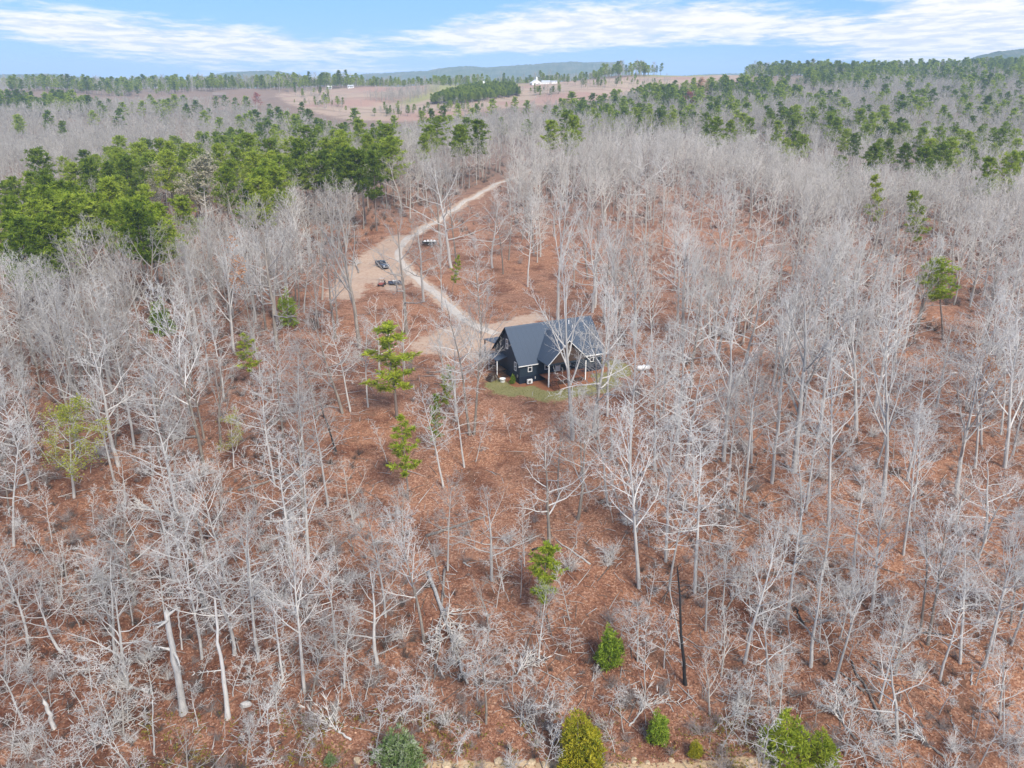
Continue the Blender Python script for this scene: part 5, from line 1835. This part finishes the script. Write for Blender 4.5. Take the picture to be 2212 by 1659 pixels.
def geo_forest(name, forms, items, label, colname):
    """one object that grows many copies of a few tree forms: the mass nobody could count"""
    col = bpy.data.collections.new(colname)
    for i, me in enumerate(forms):
        o = bpy.data.objects.new('form_%02d' % i, me)
        col.objects.link(o)
    rs = random.Random(len(items))
    n = len(items)
    me = bpy.data.meshes.new(name)
    me.from_pydata([tuple(p) for p, h, k in items], [], [])
    a = me.attributes.new('variant', 'INT', 'POINT'); a.data.foreach_set('value', np.array([k for p, h, k in items], np.int32))
    a = me.attributes.new('turned', 'FLOAT_VECTOR', 'POINT')
    a.data.foreach_set('vector', np.array([(rs.gauss(0, .035), rs.gauss(0, .035), rs.random() * 6.28) for _ in items], np.float32).ravel())
    a = me.attributes.new('size', 'FLOAT_VECTOR', 'POINT')
    sz = []
    for p, h, k in items:
        w = rs.uniform(.9, 1.25) * (1.45 if name == 'pine_woodland' else 1)
        sz += [h * w, h * w, h]
    a.data.foreach_set('vector', np.array(sz, np.float32))
    o = obj(name, me)
    ng = bpy.data.node_groups.new(name, 'GeometryNodeTree')
    ng.interface.new_socket('Geometry', in_out='INPUT', socket_type='NodeSocketGeometry')
    ng.interface.new_socket('Geometry', in_out='OUTPUT', socket_type='NodeSocketGeometry')
    N = ng.nodes; Lk = ng.links
    gi = N.new('NodeGroupInput'); go = N.new('NodeGroupOutput')
    ip = N.new('GeometryNodeInstanceOnPoints')
    ci = N.new('GeometryNodeCollectionInfo')
    ci.inputs['Collection'].default_value = col
    ci.inputs['Separate Children'].default_value = True
    ci.inputs['Reset Children'].default_value = True
    def na(nm, t):
        x = N.new('GeometryNodeInputNamedAttribute'); x.data_type = t; x.inputs['Name'].default_value = nm
        return x.outputs['Attribute']
    Lk.new(gi.outputs[0], ip.inputs['Points']); Lk.new(ci.outputs[0], ip.inputs['Instance'])
    ip.inputs['Pick Instance'].default_value = True
    Lk.new(na('variant', 'INT'), ip.inputs['Instance Index'])
    er = N.new('FunctionNodeEulerToRotation'); Lk.new(na('turned', 'FLOAT_VECTOR'), er.inputs[0]); Lk.new(er.outputs[0], ip.inputs['Rotation'])
    Lk.new(na('size', 'FLOAT_VECTOR'), ip.inputs['Scale'])
    Lk.new(ip.outputs[0], go.inputs[0])
    md = o.modifiers.new('forest', 'NODES'); md.node_group = ng
    tag(o, label, None, None, 'stuff')
    return o


def unit(me, h):
    """mesh scaled to unit height for instancing"""
    m2 = me.copy()
    co = np.empty(len(m2.vertices) * 3, np.float32); m2.vertices.foreach_get('co', co)
    m2.vertices.foreach_set('co', co / h)
    return m2


def woods():
    rs = random.Random(4)
    n_hand = sum(1 for d in PLACED if d['kind'] == 'bare_tree')
    vis = [(p, h) for p, h in CAND if in_view(p, h)]
    vis.sort(key=lambda t: -size_of(*t))
    single = vis[:300 - n_hand]
    ids = set(id(p) for p, h in single)
    for p, h in single:
        f = rs.choices(('slender', 'upright', 'vase', 'spreading'), (5, 2.5, .5, 2.5) if p.y < 110 else (2, 2, 3, 4))[0]
        if h < 13 and p.y < 95: f = rs.choice(('slender', 'spreading'))
        bare(p, h, f)
    rest = []
    for p, h in CAND:
        if id(p) in ids: continue
        k = rs.randrange(6) if p.y < 520 else 6 + rs.randrange(3)
        if k < 6 and rs.random() < (.85 if p.x > 0 else .25): k += 9
        rest.append((p, h, k))
    for p, h in SCRUB:
        rest.append((p, h, 6 + rs.randrange(3)))
    forms = [unit(m, 20) for m in MESH['far']] + [unit(m, 20) for m in MESH['veryfar']] + [unit(m, 20) for m in MESH['far_pale']]
    geo_forest('bare_woodland', forms, rest, 'leafless grey woodland filling the valley and slopes', 'bare forms')
    # pines
    vis = [(p, h) for p, h in PINES if in_view(p, h)]
    vis.sort(key=lambda t: -size_of(*t))
    single = vis[:270]
    ids = set(id(p) for p, h in single)
    for p, h in single:
        k = rs.randrange(len(MESH['pine'])); d = MESH['pine'][k]
        e = stand('pine_tree', (('trunk', d['trunk']), ('crown', d['crown'])), p, h, d['h'], rs.random() * 6.28, (rs.gauss(0, .02), rs.gauss(0, .02)), rs.uniform(1.0, 1.5))
        rec(e, 'pine_tree', 'pine', p, h)
    rest = [(p, h, rs.randrange(4)) for p, h in PINES if id(p) not in ids] + [(p, h, rs.randrange(4)) for p, h in PLANT]
    geo_forest('pine_woodland', [unit(m, 20) for m in MESH['pine_far']], rest, 'far green pine woodland and young plantation', 'pine forms')
    print('trees', len(CAND), len(PINES), len(PLANT))


woods()


def understory():
    rs = random.Random(14)
    # saplings
    spots = []
    tries = 0
    while len(spots) < 240 and tries < 6000:
        tries += 1
        u = rs.uniform(-20, 2230); v = rs.uniform(760, 1690) if rs.random() < .8 else rs.uniform(1350, 1690)
        f = clear_factor(u, v)
        if v > 1500: f = max(f, .8)
        if rs.random() > max(f, .2): continue
        p = ground_at(u, v)
        if p.y < 45 or blocked(p.x, p.y) or not free(p.x, p.y, .5) or hides(p.x, p.y, p.z, 6): continue
        spots.append((p, u, v))
        SPOTS.append((p.x, p.y, .8))
    for p, u, v in spots:
        f = 'arching' if rs.random() < (.65 if v > 1250 else .45) else 'whip'
        d = MESH[f][rs.randrange(4)]
        h = rs.uniform(3.4, 7.5) if f == 'arching' else rs.uniform(4, 9)
        e = stand('bare_sapling', (('trunk', d['trunk']), ('crown', d['crown'])), p, h, d['h'], rs.random() * 6.28, (rs.gauss(0, .12), rs.gauss(0, .12)), rs.uniform(1.05, 1.5))
        rec(e, 'bare_sapling', f, p, h)
    # shrubs one can tell apart
    k = 0; tries = 0
    while k < 160 and tries < 5000:
        tries += 1
        u = rs.uniform(-20, 2230); v = rs.uniform(850, 1680)
        f = clear_factor(u, v)
        if v > 1450: f = 1
        if 900 < v < 1120 and 850 < u < 1330: f *= .1
        if rs.random() > f: continue
        p = ground_at(u, v)
        if p.y < 45 or blocked(p.x, p.y) or not free(p.x, p.y, .4) or hides(p.x, p.y, p.z, 2): continue
        d = MESH['shrub'][rs.randrange(5)]
        o = obj('bare_shrub', d['mesh'] if rs.random() < .6 else d['pale'], None, p)
        o.rotation_euler = (0, 0, rs.random() * 6.28); s = rs.uniform(.6, 1.35); o.scale = (s * 1.15, s * 1.15, s)
        rec(o, 'bare_shrub', 'shrub', p, 2.4 * s)
        k += 1
    # low tangled growth under the trees
    items = []
    y = 47.0
    while y < 420:
        cell = 2.0 if y < 95 else (2.4 if y < 140 else 3.6)
        half = .72 * y + 15
        n = int(2 * half / cell)
        for i in range(n):
            x = -half + cell * (i + rs.random()); yy = y + cell * rs.random()
            z = hz(x, yy); u, v = project(x, yy, z)
            f = clear_factor(u, v)
            pat = math.sin(x * .13 + 2) * math.sin(yy * .11 + x * .03) + .5 * math.sin(x * .31 - yy * .27)
            base = .50 + .35 * pat
            if yy > 140: base = .75
            if u < 700 and yy < 170: base += .28
            if v > 1400: base = max(base, .62 + .3 * pat); f = max(f, .9)
            if f < .5 and yy < 260: base *= .2
            if rs.random() > base * min(1, f + .1): continue
            if blocked(x, yy): continue
            dk = rs.random() < (.38 if pat > .1 else .16) or (yy > 140 and rs.random() < .35) or (x < -22 and rs.random() < .4)
            items.append((Vector((x, yy, z)), rs.uniform(.5, 1.5) * (1.7 if yy > 140 else 1), rs.randrange(5) + (5 if dk else 0)))
        y += cell
    geo_forest('undergrowth', [unit(d['mesh'], 2.4) for d in MESH['shrub']] + [unit(d['dark'], 2.4) for d in MESH['shrub']], items, 'low tangled grey brown undergrowth beneath the bare trees', 'brush forms')
    print('undergrowth', len(items))
    # sticks and shed branches on the ground
    tb = {0: TB(), 1: TB()}
    for _ in range(13000):
        yy = 48 + 150 * rs.random() ** 1.3
        x = rs.uniform(-.72, .72) * yy
        u, v = project(x, yy, hz(x, yy))
        if clear_factor(u, v) < rs.random() * .5: continue
        if blocked(x, yy): continue
        L = rs.uniform(.4, 2.2) if rs.random() < .9 else rs.uniform(2, 5)
        az = rs.random() * 6.28
        a = Vector((x, yy, hz(x, yy) + .05)); q = Vector((x + L * math.cos(az), yy + L * math.sin(az), 0)); q.z = hz(q.x, q.y) + rs.uniform(.03, .22)
        m = a.lerp(q, .5) + Vector((rs.gauss(0, .06), rs.gauss(0, .06), .08))
        r = rs.uniform(.015, .035) * (1 + L * .25)
        tb[0 if rs.random() < .6 else 1].tube([a, m, q], [r, r * .8, r * .3], 3)
    tag(obj('fallen_sticks', tb[0].mesh('fallen_sticks', M['twig_pale'])), 'pale sticks and shed branches strewn over the leaf litter', None, None, 'stuff')
    tag(obj('fallen_sticks', tb[1].mesh('fallen_sticks', M['log'])), 'dark sticks and shed branches strewn over the leaf litter', None, None, 'stuff')
    # curled dry leaves lying loose on the near slope
    V = []; F = []; 
    cols = []
    N = 60000
    yy = 47 + 110 * NR.rand(N) ** 1.2
    xx = NR.uniform(-.7, .7, N) * yy
    zz = hterr(xx, yy)
    lx, ly = house_local(xx, yy); ok = house_mask(lx, ly) > 5.5
    az = NR.rand(N) * 6.28; s = NR.uniform(.07, .15, N); tl = NR.uniform(-.6, .6, N)
    for i in range(N):
        if not ok[i]: continue
        ca, sa = math.cos(az[i]) * s[i], math.sin(az[i]) * s[i]
        x, y_, z = xx[i], yy[i], zz[i] + .05
        t = tl[i] * s[i]
        k = len(V)
        V += [(x - ca, y_ - sa, z + .02), (x + sa * .5, y_ - ca * .5, z + .05 + t), (x + ca, y_ + sa, z + .02 + .06), (x - sa * .5, y_ + ca * .5, z + .05 - t * .5)]
        F += [(k, k + 1, k + 2), (k, k + 2, k + 3)]
    me = bpy.data.meshes.new('leaf_litter'); me.from_pydata(V, [], F)
    me.materials.append(leafy('dry_leaves', [(.16, .07, .042), (.28, .125, .075), (.40, .20, .125), (.58, .37, .25)], .0, 3.0, .1))
    tag(obj('leaf_litter', me), 'loose curled russet leaves over the near slope', None, None, 'stuff')
    # grass of the yard
    V = []; F = []
    for _ in range(14000):
        lx = rs.uniform(-9, HL + 9); ly = rs.uniform(-11, 7)
        d = float(house_mask(np.float64(lx), np.float64(ly)))
        if d < 1.6 or d > 7.2 - max(0, ly) * .4 or rs.random() > 1.15 - d / 7.2: continue
        p = house_world(lx, ly)
        a = rs.random() * 6.28; h = rs.uniform(.06, .18); w = .05
        k = len(V)
        V += [(p.x - w * math.cos(a), p.y - w * math.sin(a), p.z), (p.x + w * math.cos(a), p.y + w * math.sin(a), p.z), (p.x + rs.gauss(0, .06), p.y + rs.gauss(0, .06), p.z + h)]
        F.append((k, k + 1, k + 2))
    me = bpy.data.meshes.new('grass'); me.from_pydata(V, [], F)
    me.materials.append(leafy('winter_grass', [(.16, .17, .05), (.26, .24, .08), (.38, .33, .16)], 0, .5, .3))
    tag(obj('grass', me), 'thin winter grass round the house', None, None, 'stuff')
    # weeds with yellow leaves along the foot of the slope
    tb = TB()
    for _ in range(900):
        u = rs.uniform(300, 1750); v = rs.uniform(1545, 1668)
        if rs.random() > .25 + .6 * (math.sin(u * .021) > .1): continue
        p = ground_at(u, v)
        for _ in range(4):
            needle_tuft(tb, p + Vector((rs.gauss(0, .3), rs.gauss(0, .3), rs.uniform(.1, .5))), .25, 3, rs, .6, .4)
    tag(obj('low_weeds', tb.mesh('low_weeds', leafy('yellowing_weeds', [(.13, .10, .03), (.22, .17, .035), (.30, .23, .04), (.2, .22, .05)], 0, .6, .3))), 'yellowing low weeds along the foot of the slope', None, None, 'stuff')


understory()


def rocks():
    rs = random.Random(31)
    forms = []
    for k in range(6):
        mb = MB()
        n = 9
        b = [(math.cos(6.283 * j / n) * rs.uniform(.75, 1.2), math.sin(6.283 * j / n) * rs.uniform(.5, .9)) for j in range(n)]
        mb.V = [(x * 1.05, y * 1.05, -.2) for x, y in b] + [(x, y, .12 + rs.uniform(0, .1)) for x, y in b] + [(x * .62, y * .62, .26 + rs.uniform(0, .12)) for x, y in b] + [(0, 0, .34)]
        for j in range(n):
            j2 = (j + 1) % n
            mb.F += [(j, j2, n + j2, n + j), (n + j, n + j2, 2 * n + j2, 2 * n + j), (2 * n + j, 2 * n + j2, 3 * n)]
        forms.append(mb.mesh('flat_rock', M['rock']))
    n = 0
    for _try in range(3000):
        if n >= 70: break
        u = rs.uniform(735, 1650); v = rs.uniform(1641, 1676)
        if rs.random() < .35: u = rs.uniform(1500, 1660) if rs.random() < .5 else rs.uniform(980, 1200)
        p = ground_at(u, v)
        s = rs.uniform(.28, .85)
        if not free(p.x, p.y, s * .5): continue
        SPOTS.append((p.x, p.y, s * .5))
        o = obj('flat_rock', forms[rs.randrange(6)], None, p)
        o.rotation_euler = (rs.gauss(0, .12), rs.gauss(0, .12), rs.random() * 6.28); o.scale = (s, s, s * rs.uniform(.7, 1.4))
        rec(o, 'flat_rock', 'rock', p, .4 * s)
        n += 1
    p = ground_at(533, 1522)
    o = obj('boulder', forms[2].copy(), None, p); o.data.materials.clear(); o.data.materials.append(M['rock_pale']); o.scale = (.55, .5, 1.1)
    tag(o, 'lone pale boulder on the leaves right of the bleached snag', 'boulder')


rocks()


# ------------------------------------------------------------------ labels: say which one each tree is
LAND += [('the driveway bend', 860, 545), ('the house lawn', 1150, 860), ('the stony bank', 1150, 1645), ('the big fallen treetop', 960, 1360)]


def zone(u, v, kind=''):
    if kind == 'pine_tree' and v < 690 and u < 860: v = min(v, 469)
    if kind == 'pine_tree' and v < 470 and u >= 1250:
        return 'on the ' + ('skyline' if v < 215 else ('upper' if v < 265 else ('middle' if v < 320 else 'lower'))) + ' right rise ' + ('near the driveway top' if u < 1450 else ('left of centre' if u < 1650 else ('at mid width' if u < 1850 else ('right of centre' if u < 2030 else 'at the far end'))))
    if v > 1520: return ('left of the stony bank' if u < 720 else ('above the stony bank' if u < 1660 else 'right of the stony bank'))
    if v > 1240:
        return 'on the lower ' + ('left slope' if u < 740 else ('middle slope' if u < 1440 else 'right slope'))
    if v > 960:
        return ('below the left wood' if u < 740 else ('on the open leaves below the house' if u < 1400 else 'below the right wood'))
    if v > 680:
        return ('deep in the left wood' if u < 640 else ('left of the house yard' if u < 1060 else ('about the house' if u < 1400 else ('right of the house' if u < 1750 else 'in the far right wood'))))
    if v > 470:
        return ('above the left wood' if u < 640 else ('beside the parking clearing' if u < 1000 else ('behind the house' if u < 1400 else 'in the wood right behind the house')))
    if u < 860 and v > 300:
        row = 'front' if v > 420 else ('middle' if v > 380 else 'back')
        return f'in {row} pine row ' + ('at its left end' if u < 150 else ('left of the budding trees' if u < 330 else ('behind the wide budding tree' if u < 500 else ('right of the budding trees' if u < 660 else 'at its right end'))))
    return (('left of the brown barn' if u > 380 else 'on the far left ridge') if u < 640 else ('along the upper driveway' if u < 1250 else ('on the rise beyond the driveway top' if u < 1650 else 'on the far right rise')))


WORDS = {'bare_tree': 'bare tree', 'pine_tree': 'pine', 'bare_sapling': 'bare sapling', 'bare_shrub': 'leafless shrub', 'flat_rock': 'tan flat rock'}
CATS = {'bare_tree': 'tree', 'pine_tree': 'tree', 'bare_sapling': 'sapling', 'bare_shrub': 'shrub', 'flat_rock': 'rock'}
GROUPS = {'bare_tree': 'leafless trees of the winter wood', 'pine_tree': 'green pines among the wood', 'bare_sapling': 'leafless saplings under the trees', 'bare_shrub': 'leafless shrubs of the understory', 'flat_rock': 'flat rocks of the stony bank'}


def size_word(d):
    k = d['kind']; h = d['h']
    a, b = {'bare_tree': (13, 18), 'pine_tree': (18.5, 21), 'bare_sapling': (4, 6), 'bare_shrub': (1.7, 2.6), 'flat_rock': (.17, .28)}[k]
    return 'small' if h < a else ('middling' if h < b else ('tall' if k != 'flat_rock' else 'large'))


def label_all():
    for d in PLACED:
        d['o']['category'] = CATS[d['kind']]
        d['o']['group'] = GROUPS[d['kind']]
        d['o']['label'] = ''
    used = set()
    # next to something one can find
    for kind in ('bare_tree', 'bare_sapling', 'bare_shrub', 'pine_tree', 'flat_rock'):
        for nm, lu, lv in LAND:
            for rel, test in (('just left of', lambda du, dv: du < -12 and abs(dv) < -du * .8), ('just right of', lambda du, dv: du > 12 and abs(dv) < du * .8),
                              ('just behind', lambda du, dv: dv < -10 and abs(du) <= -dv * .9), ('just in front of', lambda du, dv: dv > 10 and abs(du) <= dv * .9)):
                best = None
                for d in PLACED:
                    if d['kind'] != kind or d['o']['label']: continue
                    du, dv = d['u'] - lu, d['v'] - lv
                    r = math.hypot(du, dv)
                    if r < 130 and test(du, dv) and (best is None or r < best[0]):
                        best = (r, d)
                if best is not None:
                    d = best[1]
                    w = (d['form'] + ' ') if kind in ('bare_tree', 'bare_sapling') else ''
                    lab = f"{w}{WORDS[kind]} {rel} {nm}"
                    if lab not in used:
                        used.add(lab); d['o']['label'] = lab
    cl = {}
    for d in PLACED:
        if d['o']['label']: continue
        w = (d['form'] + ' ') if d['kind'] in ('bare_tree', 'bare_sapling') else ''
        key = f"{size_word(d)} {w}{WORDS[d['kind']]}"
        cl.setdefault((key, zone(d['u'], d['v'], d['kind'])), []).append(d)
    for (key, z), ds in cl.items():
        if len(ds) == 1:
            ds[0]['o']['label'] = f"{key} {z}"; continue
        ds.sort(key=lambda d: d['u'])
        pl = key + 's'
        if len(ds) == 2:
            ds[0]['o']['label'] = f"left one of the two {pl} {z}"; ds[1]['o']['label'] = f"right one of the two {pl} {z}"; continue
        ordn = ('second', 'third', 'fourth', 'fifth', 'sixth', 'seventh', 'eighth', 'ninth')
        n = len(ds)
        for q, d in enumerate(ds):
            if q == 0: lab = f"leftmost of the {pl} {z}"
            elif q == n - 1: lab = f"rightmost of the {pl} {z}"
            elif n == 3: lab = f"middle one of the three {pl} {z}"
            elif q <= (n - 1) // 2 and q <= 8: lab = f"{ordn[q - 1]} from left of the {pl} {z}"
            elif n - 1 - q <= 8: lab = f"{ordn[n - 2 - q]} from right of the {pl} {z}"
            else: lab = f"{key} amid its like {z}"
            if len(lab.split()) > 16: lab = lab.replace(' of the ', ' of ', 1)
            if len(lab.split()) > 16: lab = lab.replace(' one of three ', ' of three ')
            d['o']['label'] = lab
    for d in PLACED:
        if len(d['o']['label'].split()) > 16: print('LONG', d['o']['label'])


label_all()
